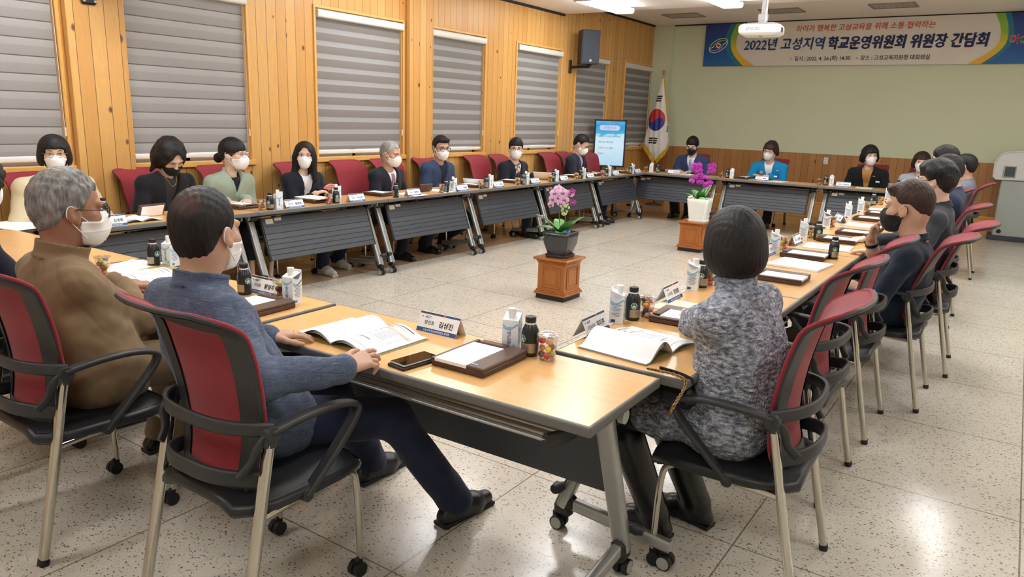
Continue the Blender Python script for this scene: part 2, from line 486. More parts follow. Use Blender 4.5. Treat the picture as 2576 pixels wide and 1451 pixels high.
for i, (a, c) in enumerate(WIN):
    mid, wd = (a+c)/2, c-a
    fr = MB()
    for yy in (a+.02, c-.02, mid): fr.box((XL-.17, yy, (ZS+ZT)/2), (.05, .045, ZT-ZS-.002))
    for zz in (ZS+.024, ZT-.024): fr.box((XL-.17, mid, zz), (.05, wd-.004, .045))
    wo = fr.obj('window_%d' % (i+1), M_FRAMEW); struct(wo, None, 'window')
    gm = MB(); gm.box((XL-.17, mid, (ZS+ZT)/2), (.006, wd-.08, ZT-ZS-.08)); gm.obj('window_glass', M_GLASSW, wo)
    cs = MB()                                       # pine casing and sill
    cs.box((XL+.006, a-.014, (ZS+ZT)/2), (.024, .028, ZT-ZS+.056), bev=.003); cs.box((XL+.006, c+.014, (ZS+ZT)/2), (.024, .028, ZT-ZS+.056), bev=.003)
    cs.box((XL+.006, mid, ZT+.014), (.024, wd, .028), bev=.003)
    cs.obj('window_casing', M_PINE, wo)
    sl = MB(); sl.box((XL-.02, mid, ZS-.02), (.1, wd+.09, .05), bev=.004); sl.obj('window_sill', M_PINE, wo)
    t = thing('roller_blind', WDESC[i], 'blind', (XL, mid, 1.1), 0, 'roller blinds of the board wall')
    lo, hi = -wd/2+.022, wd/2-.012
    o = MB(); o.box((-.035, (lo+hi)/2, .715), (.006, hi-lo, 1.35)); fb = o.obj('fabric', M_BL[0 if i < 2 else 1], t)
    fb.data.transform(Matrix.Translation((0, 0, 1.1))); fb.location = (0, 0, -1.1)
    o = MB(); o.tube([(-.0, lo-.008, 1.408), (-.0, hi+.008, 1.408)], 1.0, 12, 0, rect=(.085, .080), up=(0, 0, 1)); o.obj('cassette', M_CASS, t)
    o = MB(); o.tube([(-.035, lo, .015), (-.035, hi, .015)], 1.0, 10, 0, rect=(.03, .042), up=(0, 0, 1)); o.obj('bottom_bar', M_CASS, t)
    o = MB()
    for dy in (0, .014): o.cyl((.0, hi+.006+dy, .25), (-.01, hi+.006+dy, 1.39), .0022, n=5)
    o.box((.002, hi+.013, .22), (.012, .022, .07), bev=.004)
    o.obj('pull_cord', M_CORD, t)
# ------------------------------------------------------------------ ceiling lamps
M_LAMPH = flat('lamp_housing', (190, 188, 184), 0.4, 0.2)
t = NT('lamp_diffuser'); t.set(base=(1, 1, 1, 1), emit=(0.97, 0.985, 1.0, 1), emits=LAMP_STRENGTH); M_LAMPE = t.m
lamp0 = None
def lamp(x, y, z, label):
    global lamp0
    if lamp0 is None:
        r = thing('ceiling_lamp', label, 'ceiling lamp', (x, y, z), 0, 'fluorescent ceiling lamps')
        o = MB(); o.box((0, 0, -.015), (.18, 1.22, .03), bev=.006)
        for s_ in (-1, 1): o.box((0, s_*.615, -.055), (.27, .03, .075), bev=.014)
        o.obj('housing', M_LAMPH, r)
        o = MB(); o.box((0, 0, -.062), (.25, 1.20, .062), bev=.02); o.obj('diffuser', M_LAMPE, r)
        lamp0 = r
    else: dup(lamp0, (x, y, z), label=label)
lamp(0.05, 5.58, 3.1, 'lit fluorescent ceiling lamp nearest the board wall')
lamp(1.58, 5.58, 3.1, 'lit fluorescent ceiling lamp just above the projector pole')
k = 0
for yy in (5.58, 2.3, -1.2, -4.2):  # unseen lamps; the two nearest rows are added to brighten the near tables
    for xx in (0.05, 1.58, 3.15, 4.7, 6.4):
        if yy == 5.58 and xx < 2 or yy > -3 and yy < 0 and xx == 4.7 or yy < -3 and xx not in (1.58, 4.7): continue
        lamp(xx, yy if yy < 5 else 5.2, 3.1, 'unseen fluorescent ceiling lamp assumed over the room outside the picture')
# square grilles in the raised ceiling
M_VENT = flat('vent_grey', (176, 170, 162), 0.5); M_VENTD = flat('vent_dark', (150, 144, 136), 0.6)
for x, d in ((-.12, 'ceiling grille nearest the corner with the flag'), (1.5, 'ceiling grille just right of the projector pole'), (3.08, 'ceiling grille above the date line of the banner')):
    t = thing('ceiling_grille', 'grey recessed ' + d, 'grille', (x, 8.72, 3.31), 0, 'grilles in the raised ceiling')
    o = MB()
    for s_ in (-1, 1): o.box((s_*.29, 0, -.008), (.03, .46, .02)); o.box((0, s_*.215, -.008), (.56, .03, .02))
    o.obj('frame', M_VENTD, t)
    o = MB(); o.box((0, 0, -.004), (.55, .4, .01)); o.obj('panel', M_VENT, t)
    o = MB()
    for q in range(6): o.box((-.2+q*.08, 0, -.012), (.008, .38, .01))
    o.obj('slat_grid', M_VENT, t)
# ------------------------------------------------------------------ folding conference tables
TL, TD, TH = 1.475, 0.5, 0.74
def m_top():
    t = NT('beech_laminate'); co = t.coord()
    g = t.noise(t.vscale(co, (1.2, 14, 14)), 2.0, 5, 0.6)
    n2 = t.noise(t.vscale(co, (3, 60, 60)), 3.0, 3)
    c = t.mix(g, srgb(232, 188, 130), srgb(216, 164, 102)); c = t.mix(t.math('MULTIPLY', n2, 0.25), c, srgb(198, 146, 88))
    t.set(base=c, rough=0.23, spec=0.5); t.bump(g, 0.02, 0.003); return t.m
M_TOP = m_top()
M_EDGE = flat('table_edge_grey', (104, 102, 98), 0.42, var=0.04)
M_ALU = flat('anodised_aluminium', (176, 178, 176), 0.36, 0.75, var=0.04)
M_BLACKP = flat('black_plastic', (30, 30, 32), 0.45, var=0.1)
M_PANEL = flat('charcoal_panel', (64, 68, 76), 0.42, var=0.05)
M_HUB = flat('caster_hub_grey', (166, 166, 158), 0.45)
M_TYRE = flat('caster_tyre', (22, 22, 24), 0.6)
M_STICK = flat('paper_sticker', (224, 220, 208), 0.6)
def caster_mb(M_, r=.028):
    b = MB()
    for s_ in (-1, 1):
        b.cyl((s_*.006, 0, r), (s_*.026, 0, r), r, n=18, mat=0); b.cyl((s_*.026, 0, r), (s_*.0275, 0, r), r*.82, n=18, mat=1)
    b.box((0, .004, r+.016), (.014, .05, .05), 0, bev=.006); b.cyl((0, .012, r+.02), (0, .012, r+.06), .009, n=8, mat=0)
    b.v = [tuple(M_ @ Vector(v)) for v in b.v]; return b
def build_table(label):
    T = thing('folding_table', label, 'table', group='folding conference tables')
    b = MB(); b.box((TL/2, -TD/2, TH-.011), (TL-.016, TD-.016, .022)); b.obj('tabletop', M_TOP, T)
    b = MB(); e = .0155
    for yy, dy, w_ in ((-.008, 0, .018), (-TD+.012, 0, .03)):
        b.tube([(0.001, yy, TH-.0165), (TL-.001, yy, TH-.0165)], 1.0, 12, 0, rect=(w_, .033), up=(0, 0, 1))
    for xx in (.006, TL-.006): b.tube([(xx, -.004, TH-.0165), (xx, -TD+.004, TH-.0165)], 1.0, 10, 0, rect=(.013, .033), up=(0, 0, 1))
    b.obj('edge_trim', M_EDGE, T)
    # charcoal modesty panel hanging parallel to the legs
    b = MB(); a0, a1 = Vector((0, -.175, .655)), Vector((0, -.05, .31)); d = (a1-a0).normalized(); nrm = Vector((0, d.z*-1, d.y))
    M_ = Matrix((Vector((1, 0, 0)), -d, nrm)).transposed().to_4x4(); M_.translation = (a0+a1)/2 + Vector((TL/2, 0, 0))
    hh = (a1-a0).length; pw = TL-.27
    b.box((0, 0, 0), (pw, hh, .012), M=M_)
    ribs = [(-hh/2+.002, -hh/2+.043), (-hh/2+.046, -hh/2+.087), (-hh/2+.09, -hh/2+.131), (-hh/2+.134, -hh/2+.175), (-hh/2+.178, -hh/2+.225), (-hh/2+.228, -hh/2+.29), (-hh/2+.293, hh/2-.002)]
    for lo, hi in ribs: b.box((0, (lo+hi)/2, .0085), (pw-.012, hi-lo, .007), M=M_, bev=.002)
    po = b.obj('modesty_panel', M_PANEL, T)
    b = MB()
    for s_ in (-1, 1): b = MB(); b.box((s_*(pw/2+.004), 0, 0), (.012, hh+.008, .024), M=M_, bev=.003); b.obj('panel_edge', M_BLACKP, po)
    b = MB(); b.box((pw/2-.075, hh/2-.035, .0135), (.075, .042, .001), M=M_); b.obj('sticker', M_STICK, po)
    b = MB(); b.box((pw/2-.165, hh/2-.022, .0135), (.07, .026, .001), M=M_); b.obj('sticker', M_STICK, po)
    for x in (.078, TL-.078):
        s_ = 1 if x < .5 else -1
        b = MB(); b.tube([(x, -.245, .665), (x, -.028, .105)], 1.0, 12, 0, rect=(.042, .062), up=(1, 0, 0))
        for q in (-.011, 0, .011):
            b.tube([(x+q, -.2145-.0, .665-.0), (x+q, .003, .105)], .0028, 6, 0)
        lg = b.obj('leg', M_ALU, T)
        caster_mb(Matrix.Translation((x, -.012, 0))).obj('caster', [M_TYRE, M_HUB], lg)
        b = MB(); b.box((x, -.03, .085), (.045, .075, .05), bev=.012); b.box((x+s_*.0, -.055, .12), (.05, .06, .06), bev=.014); b.obj('foot_joint', M_BLACKP, lg)
        b = MB(); b.tube([(x, -.07, .118), (x, -.47, .088)], 1.0, 12, 0, rect=(.048, .036), up=(1, 0, 0))
        ft = b.obj('foot', M_ALU, T)
        caster_mb(Matrix.Translation((x, -.455, 0))).obj('caster', [M_TYRE, M_HUB], ft)
        b = MB(); b.box((x, -.245, .69), (.062, .19, .045), bev=.012); b.cyl((x-.03, -.2, .665), (x+.03, -.2, .665), .034, n=16)
        bk = b.obj('leg_bracket', M_BLACKP, T)
        b = MB(); b.cyl((x-s_*.032, -.2, .665), (x-s_*.052, -.2, .665), .024, n=18); b.obj('round_cap', M_HUB, bk)
        b = MB(); b.tube([(x, -.035, .19), (x-s_*.02, -.03, .19), (x-s_*.045, -.025, .192), (x-s_*.07, -.022, .192)], [.012, .016, .024, .018], 10, 0)
        b.obj('pedal', M_BLACKP, T)
    b = MB(); b.tube([(.08, -.27, .675), (TL-.08, -.27, .675)], .019, 10, 0); b.obj('crossbar', M_BLACKP, T)
    b = MB()
    for yy, zz in ((-.475, .655), (-.40, .635), (-.33, .62)): b.tube([(.15, yy, zz), (TL-.15, yy, zz)], 1.0, 8, 0, rect=(.02, .011), up=(0, 0, 1))
    sh = b.obj('book_rail', M_ALU, T)
    for xx in (.15, TL-.15):
        b = MB(); b.tube([(xx, -.485, .655), (xx, -.40, .633), (xx, -.31, .615), (xx, -.30, .70)], 1.0, 8, 0, rect=(.045, .018), up=(1, 0, 0))
        b.obj('rail_clip', M_BLACKP, sh)
    return T
TBL = build_table('near folding table holding the phone, open booklet and dark tray')
TF_ROT, TFX, TFY = 0.0219, 2.640, -1.582
def front_pt(a, bk): return (TFX + a*math.cos(TF_ROT) + bk*math.sin(TF_ROT), TFY + a*math.sin(TF_ROT) - bk*math.cos(TF_ROT))
TBL.location = (*front_pt(0.012, 0), 0); TBL.rotation_euler = (0, 0, TF_ROT)
dup(TBL, (*front_pt(-1.488, 0), 0), TF_ROT, 'folding table with the open booklet before the man in brown jacket')
dup(TBL, (*front_pt(-2.975, 0), 0), TF_ROT, 'folding table at the corner beyond the man in brown jacket')
LT = ['folding table at the corner before the woman in beige coat and glasses',
      'folding table on the window side before the woman in sage jacket',
      'folding table on the window side before the grey-haired man in suit',
      'folding table on the window side behind the pink orchid',
      'folding table before the man in patterned shirt',
      'last folding table on the window side, ending at the flag corner']
for k in range(-1, 5): dup(TBL, (0, 1.478*(k+1), 0), -PI/2, LT[k+1])
BT = ['folding table before the man in blue suit below the flag', 'folding table before the woman in bright blue jacket', 'folding table before the woman in mustard top']
for k in range(3): dup(TBL, (-.33+1.48*(k+1), 7.415, 0), PI, BT[k])
RT = ['folding table before the bob-haired woman in grey cardigan', 'second folding table along the aisle, next to the grey cardigan',
      'folding table before the man in navy polo shirt', 'folding table before the man in dark jacket and glasses',
      'fifth folding table along the aisle side, under small bottles', 'farthest folding table of the aisle side']
for k in range(6): dup(TBL, (3.705, -1.525+1.478*k, 0), PI/2, RT[k])

# ------------------------------------------------------------------ stacking chairs
M_CHROME = flat('chrome', (200, 196, 186), 0.14, 1.0, var=0.02)
def m_mesh():
    t = NT('red_mesh_fabric'); co = t.coord('Object')
    w1 = t.voro(t.vscale(co, (1, 1, 1)), 420.0)
    c = t.mix(w1, srgb(112, 24, 36), srgb(162, 46, 58))
    t.set(base=c, rough=0.75, sheen=0.15, spec=0.3); t.bump(w1, 0.25, 0.001); return t.m
M_RED = m_mesh()
M_CHBLK = flat('chair_black_plastic', (46, 46, 47), 0.5, var=0.05)
M_LEATHER = flat('black_leatherette', (26, 28, 32), 0.42, var=0.1, vscale=200, bump=0.1)
PROF = [(-.135, .455), (-.112, .52), (-.104, .60), (-.106, .67), (-.122, .78), (-.146, .88), (-.163, .935), (-.172, .953), (-.200, .978), (-.255, 1.008), (-.300, 1.028)]
def chair_profile(tilt):
    out = []
    c, s_ = math.cos(tilt), math.sin(tilt)
    for y, z in PROF:
        dy, dz = y+.12, z-.5
        if dz > 0: out.append((-.12 + dy*c - dz*s_, .5 + dy*s_ + dz*c))
        else: out.append((y, z))
    return out
def build_chair(label, tilt=0.0):
    T = thing('stacking_chair', label, 'chair', group='red-backed chrome chairs')
    pr = chair_profile(tilt)
    P = smooth_path([(0, y, z) for y, z in pr], 1)
    L = [0.0]
    for a, b_ in zip(P[:-1], P[1:]): L.append(L[-1] + (b_-a).length)
    tot = L[-1]
    def back(u, v, off=0.0):
        s_ = v*tot; i = max(0, min(len(P)-2, next((k-1 for k, l in enumerate(L) if l >= s_), len(P)-2)))
        f = (s_-L[i])/(L[i+1]-L[i]) if L[i+1] > L[i] else 0
        p = P[i].lerp(P[i+1], f); d = (P[i+1]-P[i]).normalized(); n = Vector((0, -d.z, d.y))
        hw = .176 + .042*min(1, v*1.6) - (.05*max(0, (v-.90)/.10)**3.5)
        hw -= .03*max(0, (.10-v)/.10)**2
        bow = -.04*(1-u*u)*(1-.4*v)
        q = p + n*off; return Vector((u*hw, q.y+bow, q.z))
    NU, NV = 15, 25
    b = MB()
    b.grid(lambda u, v: back(2*u-1, v, -.005), NU, NV); b.grid(lambda u, v: back(1-2*u, v, .006), NU, NV)
    ring = [back(-1, v/24., .0) for v in range(25)] + [back(2*u/14.-1, 1, 0) for u in range(1, 15)] + [back(1, 1-v/24., 0) for v in range(1, 25)] + [back(1-2*u/14., 0, 0) for u in range(1, 14)]
    b.tube(ring, .0085, 6, 0, closed=True)
    b.obj('backrest', M_RED, T)
    b = MB()                                         # black rear frame around the mesh
    def strip(u0, u1, v0, v1, nu, nv):
        for of, fl in ((.012, 1), (.006, -1)):
            b.grid(lambda u, v: back(u0+(u1-u0)*(u if fl > 0 else 1-u), v0+(v1-v0)*v, of), nu, nv)
    strip(-1.0, -.66, 0, 1, 5, 25); strip(.66, 1.0, 0, 1, 5, 25); strip(-.68, .68, .78, 1, 12, 8); strip(-.68, .68, 0, .07, 12, 3)
    b.tube([q + Vector((0, -.008, 0)) for q in ring[:63]], .0075, 6, 0)
    bf = b.obj('back_frame', M_CHBLK, T)
    b = MB(); b.grid(lambda u, v: back(-.86+.34*u, .945+.045*v, .0145), 5, 3); b.obj('white_tag', M_STICK, bf)
    b = MB()                                         # two bands curving behind the back
    def band(hw, ye, yc, ze, zc, w_):
        pts = []
        for i in range(17):
            a = -1+2*i/16.; k = 1-abs(a)**3.2
            pts.append((a*hw, ye+(yc-ye)*k, ze+(zc-ze)*k))
        b.tube(pts, 1.0, 8, 0, rect=(.017, w_), up=(0, 0, 1), closed=False)
    band(.243, -.112, -.222, .664, .680, .042); band(.205, -.125, -.238, .50, .530, .05)
    for s_ in (-1, 1): b.tube(smooth_path([(s_*.243, -.115, .664), (s_*.235, -.165, .625), (s_*.215, -.165, .575), (s_*.195, -.20, .535)], 2), 1.0, 8, 0, rect=(.026, .014), up=(1, 0, 0))
    b.obj('lumbar_bracket', M_CHBLK, T)
    b = MB()
    def seat(u, v):
        a, q = 2*u-1, 2*v-1
        e = 1-.26*max(0, (abs(q)-.45)/.55)**2.4
        x = a*.230*e*(1-.04*max(0, -q)); y = .035+q*.235
        z = .462 - .012*(1-a*a)*(1-q*q) - .035*max(0, (q-.62)/.38)**2 - .02*abs(a)**6
        return (x, y, z)
    b.grid(seat, 15, 15)
    b.grid(lambda u, v: tuple(Vector(seat(1-u, v)) - Vector((0, 0, .045 + .0*u))), 15, 15)
    rim = [seat(i/14., 0) for i in range(15)] + [seat(1, i/14.) for i in range(1, 15)] + [seat(1-i/14., 1) for i in range(1, 15)] + [seat(0, 1-i/14.) for i in range(1, 14)]
    n = len(rim); lo = [Vector(p)-Vector((0, 0, .045)) for p in rim]
    b.add(rim+lo, [(i, n+i, n+(i+1) % n, (i+1) % n) for i in range(n)], 0, True)
    b.tube([Vector(p)-Vector((0, 0, .02)) for p in rim], .021, 8, 0, closed=True)
    b.obj('seat', M_LEATHER, T)
    for s_ in (-1, 1):
        b = MB(); b.tube(smooth_path([(s_*.252, -.26, .012), (s_*.247, -.19, .33), (s_*.242, -.128, .635)], 2), 1.0, 14, 0, rect=(.026, .036), up=(1, 0, 0))
        lg = b.obj('leg', M_CHROME, T)
        b = MB(); b.tube([(s_*.2525, -.262, .0), (s_*.252, -.257, .022)], 1.0, 12, 0, rect=(.029, .039), up=(1, 0, 0)); b.obj('foot_tip', M_TYRE, lg)
        b = MB(); b.tube(smooth_path([(s_*.212, .245, .06), (s_*.212, .238, .34), (s_*.212, .215, .40), (s_*.214, .12, .412), (s_*.235, -.165, .40)], 2), .0115, 10, 0)
        lg = b.obj('leg', M_CHROME, T)
        c_ = MB()
        for q in (-1, 1): c_.cyl((s_*.212+q*.004, .232, .026), (s_*.212+q*.022, .232, .026), .026, n=16)
        c_.box((s_*.212, .238, .05), (.02, .036, .034), bev=.008); c_.obj('caster', M_TYRE, lg)
        b = MB(); b.tube(smooth_path([(s_*.245, -.125, .662), (s_*.252, .0, .678), (s_*.256, .12, .678), (s_*.256, .205, .655), (s_*.254, .19, .61), (s_*.246, .09, .50), (s_*.236, .0, .41)], 2), 1.0, 10, 0,
                         rect=(.020, .040), up=(1, 0, 0))
        b.cyl((s_*.215, .0, .412), (s_*.252, .0, .412), .02, n=12); b.cyl((s_*.225, -.122, .655), (s_*.262, -.122, .655), .024, n=14)
        b.cyl((s_*.242, -.128, .62), (s_*.242, -.124, .665), .021, n=12)
        b.obj('armrest', M_CHBLK, T)
    return T
CH0 = build_chair('red-backed chair holding the man in blue-grey blazer')
CH1 = build_chair('red-backed chair leaning back under the man in navy polo', math.radians(9))
CH0.location = (3.11, -2.37, 0)
CH1.location = (4.45, 1.08, 0); CH1.rotation_euler = (0, 0, PI/2)
def chair(x, y, rz, label, rec=False): dup(CH1 if rec else CH0, (x, y, 0), rz, label)
chair(2.18, -2.49, 0.0, 'red-backed chair holding the man in brown jacket')
chair(1.40, -2.47, .04, 'red-backed chair cut off by the picture edge beyond the brown jacket')
R90 = PI/2
for x, y, a, l, rec in ((4.345, -1.225, .03, 'nearest red-backed chair on the aisle, under the woman in grey cardigan', 0),
                   (4.26, -.38, -.05, 'empty red-backed chair right behind the grey cardigan', 0),
                   (4.29, .43, .0, 'empty upright red-backed chair just before the man in navy polo', 0),
                   (4.52, 1.885, .04, 'red-backed chair leaning back under the man in dark jacket and glasses', 1),
                   (4.43, 3.3, 0, 'red-backed chair behind the man with white and navy shirt', 1),
                   (4.32, 4.6, 0, 'red-backed chair of the man with thick dark hair, mostly hidden', 0),
                   (4.45, 5.78, 0, 'farthest red-backed chair of the aisle, behind the man in grey suit', 0)):
    chair(x, y, R90+a, l, rec)
for y, l, a in ((-1.16, 'red-backed chair of the woman in beige coat', 0.1), (-.36, 'red-backed chair of the woman in black looking down', .1),
             (.36, 'red-backed chair of the woman in sage jacket', 0), (1.20, 'red-backed chair of the long-haired woman in navy', .08),
             (1.90, 'empty red-backed chair beside the long-haired woman in navy', 0), (2.49, 'red-backed chair of the grey-haired man in suit', .0) ,
             (3.20, 'red-backed chair of the man in navy blazer and brown glasses', .05), (4.20, 'empty red-backed chair beside the man in patterned shirt', 0),
             (4.74, 'red-backed chair of the man in patterned shirt', .12), (6.02, 'empty red-backed chair before the man looking down in dark suit', 0),
             (6.52, 'red-backed chair of the man looking down in dark suit', .1), (7.28, 'empty red-backed chair in front of the screen', 0)):
    chair(-.775, y, -R90+a, l)
for x, l in ((.40, 'red-backed chair of the man in blue suit'), (1.70, 'red-backed chair of the woman in bright blue jacket'),
             (3.14, 'red-backed chair of the woman in mustard top'), (3.86, 'red-backed chair of the woman in pale grey jacket')):
    chair(x, 8.32, PI, l)
# ------------------------------------------------------------------ distance-field modelling of people
F32 = np.float32
def v3(*a): return np.array(a, dtype=np.float64)
def nrm(a): return a/np.linalg.norm(a)
def rc(P, a, b, ra, rb=None):
    rb = ra if rb is None else rb
    a = np.asarray(a, F32); b = np.asarray(b, F32); ab = b-a; L = max(float(ab @ ab), 1e-9)
    pa = P-a; t = np.clip((pa @ ab)/L, 0, 1)
    q = pa-t[:, None]*ab
    return np.sqrt(np.einsum('ij,ij->i', q, q)) - (ra+(rb-ra)*t)
def el(P, c, r):
    q = P-np.asarray(c, F32); r = np.asarray(r, F32)
    k0 = np.sqrt(np.einsum('ij,ij->i', q/r, q/r)); k1 = np.sqrt(np.einsum('ij,ij->i', q/(r*r), q/(r*r)))
    return k0*(k0-1)/np.maximum(k1, 1e-6)
def smin(a, b, k):
    h = np.clip(.5+.5*(b-a)/k, 0, 1); return b*(1-h)+a*h-k*h*(1-h)
def smax(a, b, k): return -smin(-a, -b, k)
def wob(P, fx, fy, fz, ph=0.0):
    return np.sin(P[:, 0]*fx+1.3*np.sin(P[:, 2]*fz*.6+ph)+ph)*np.sin(P[:, 1]*fy+1.1*np.sin(P[:, 0]*fx*.5)+ph*2)*np.sin(P[:, 2]*fz+1.2*np.sin(P[:, 1]*fy*.7+ph))
CORN = [(i, j, k) for i in (0, 1) for j in (0, 1) for k in (0, 1)]
def snets(fn, lo, hi, h):
    """polygonise fn<0 with surface nets; coarse pass first so that only cells near the surface are sampled"""
    lo = np.asarray(lo, float); hi = np.asarray(hi, float)
    B = 6
    nb = np.maximum(1, np.ceil((hi-lo)/(h*B))).astype(int)
    n = nb*B+1
    bc = np.stack(np.meshgrid(*[lo[a]+(np.arange(nb[a])+.5)*h*B for a in range(3)], indexing='ij'), -1).reshape(-1, 3)
    fc = fn(bc.astype(F32)).reshape(nb)
    near = np.abs(fc) < h*B*1.35
    F = np.where(np.repeat(np.repeat(np.repeat(fc, B, 0), B, 1), B, 2) < 0, -1.0, 1.0)
    F = np.pad(F, ((0, 1), (0, 1), (0, 1)), 'edge').astype(F32)
    ix = np.argwhere(near)
    if len(ix) == 0: return np.zeros((0, 3)), []
    mask = np.zeros(n, bool)
    r = np.arange(B+1)
    off = np.stack(np.meshgrid(r, r, r, indexing='ij'), -1).reshape(-1, 3)
    idx = (ix[:, None, :]*B+off[None]).reshape(-1, 3)
    mask[idx[:, 0], idx[:, 1], idx[:, 2]] = True
    pi = np.argwhere(mask)
    for c0 in range(0, len(pi), 400000):
        q = pi[c0:c0+400000]
        F[q[:, 0], q[:, 1], q[:, 2]] = fn((lo+q*h).astype(F32))
    F[0], F[-1], F[:, 0], F[:, -1], F[:, :, 0], F[:, :, -1] = [np.maximum(x, 1e-4) for x in (F[0], F[-1], F[:, 0], F[:, -1], F[:, :, 0], F[:, :, -1])]
    S = F < 0
    nx, ny, nz = n
    cnt = sum(S[i:nx-1+i, j:ny-1+j, k:nz-1+k].astype(np.int8) for i, j, k in CORN)
    cells = np.argwhere((cnt > 0) & (cnt < 8))
    cid = -np.ones((nx-1, ny-1, nz-1), np.int64); cid[cells[:, 0], cells[:, 1], cells[:, 2]] = np.arange(len(cells))
    acc = np.zeros((len(cells), 3)); num = np.zeros(len(cells))
    val = {c: F[cells[:, 0]+c[0], cells[:, 1]+c[1], cells[:, 2]+c[2]] for c in CORN}
    for a in CORN:
        for ax in range(3):
            if a[ax]: continue
            b = list(a); b[ax] = 1; b = tuple(b)
            fa, fb = val[a], val[b]; m = (fa < 0) != (fb < 0)
            t = np.where(m, fa/np.where(m, fa-fb, 1), 0)
            p = np.array(a, float)[None].repeat(len(cells), 0); p[:, ax] += t
            acc[m] += p[m]; num[m] += 1
    V = lo+(cells+acc/num[:, None])*h
    faces = []
    for ax in range(3):
        o1, o2 = (ax+1) % 3, (ax+2) % 3
        sl0 = [slice(1, -1)]*3; sl1 = [slice(1, -1)]*3
        sl0[ax] = slice(0, -1); sl1[ax] = slice(1, None)
        A, Bv = S[tuple(sl0)], S[tuple(sl1)]
        e = np.argwhere(A != Bv)
        if not len(e): continue
        g = e.copy(); g[:, o1] += 1; g[:, o2] += 1
        def cc(d1, d2):
            q = g.copy(); q[:, o1] += d1; q[:, o2] += d2; return cid[q[:, 0], q[:, 1], q[:, 2]]
        Q = np.stack([cc(-1, -1), cc(0, -1), cc(0, 0), cc(-1, 0)], 1)
        fl = ~A[e[:, 0], e[:, 1], e[:, 2]]
        Q[fl] = Q[fl][:, ::-1]
        Q = Q[(Q >= 0).all(1)]
        faces.append(Q)
    return V, np.concatenate(faces) if faces else []
def sdf_obj(name, chunks, mat, parent, mi_fn=None, mats=None):
    """chunks: list of (V, faces) joined into one mesh object"""
    V, Fc, o = [], [], 0
    for v, f in chunks:
        if not len(v): continue
        V.append(v); Fc.append(np.asarray(f)+o); o += len(v)
    if not V: return None
    V = np.concatenate(V); Fc = np.concatenate(Fc)
    me = bpy.data.meshes.new(name)
    me.vertices.add(len(V)); me.vertices.foreach_set('co', V.astype(F32).ravel())
    me.loops.add(len(Fc)*4); me.loops.foreach_set('vertex_index', Fc.astype(np.int32).ravel())
    me.polygons.add(len(Fc)); me.polygons.foreach_set('loop_start', np.arange(0, len(Fc)*4, 4, dtype=np.int32))
    me.polygons.foreach_set('use_smooth', np.ones(len(Fc), bool))
    for m in (mats or [mat]): me.materials.append(m)
    if mi_fn is not None:
        cen = V[Fc].mean(1); me.polygons.foreach_set('material_index', mi_fn(cen).astype(np.int32))
    me.update(calc_edges=True); me.validate()
    ob = bpy.data.objects.new(name, me); COL.objects.link(ob); ob.parent = parent
    return ob

# ------------------------------------------------------------------ materials of people
def m_skin(name, c, c2):
    t = NT(name); co = t.coord(); n = t.noise(co, 22.0, 4)
    t.set(base=t.mix(n, srgb(*c), srgb(*c2)), rough=0.5, spec=0.35)
    t.bump(t.noise(co, 260.0, 2), 0.06, 0.001); return t.m
SKIN = {'light': m_skin('fair_skin', (226, 194, 174), (212, 174, 152)), 'mid': m_skin('tan_skin', (200, 162, 138), (182, 142, 118)),
        'dark': m_skin('sunburnt_skin', (170, 126, 100), (148, 104, 80))}
def m_hair(name, ca, cb, sc=1.0, thr=0.5):
    t = NT(name); co = t.coord(); X = t.xyz(co)
    n = t.noise(t.vscale(co, (130*sc, 130*sc, 26*sc)), 1.0, 3, 0.6); n2 = t.noise(co, 16.0, 2)
    f = t.math('MULTIPLY_ADD', n2, 0.5, t.math('MULTIPLY', n, 0.6))
    c = t.ramp(f, [(thr-.18, srgb(*ca)), (thr+.22, srgb(*cb))])
    t.set(base=c, rough=0.5, spec=0.3); t.bump(n, 0.7, 0.004); return t.m
HAIR = {'black': m_hair('black_hair', (14, 13, 14), (34, 31, 32)), 'brown': m_hair('dark_brown_hair', (28, 18, 16), (66, 44, 38)),
        'grey': m_hair('salt_and_pepper_hair', (52, 50, 50), (158, 154, 150), 0.7, 0.52), 'silver': m_hair('silver_grey_hair', (92, 92, 92), (172, 170, 168), 0.8)}
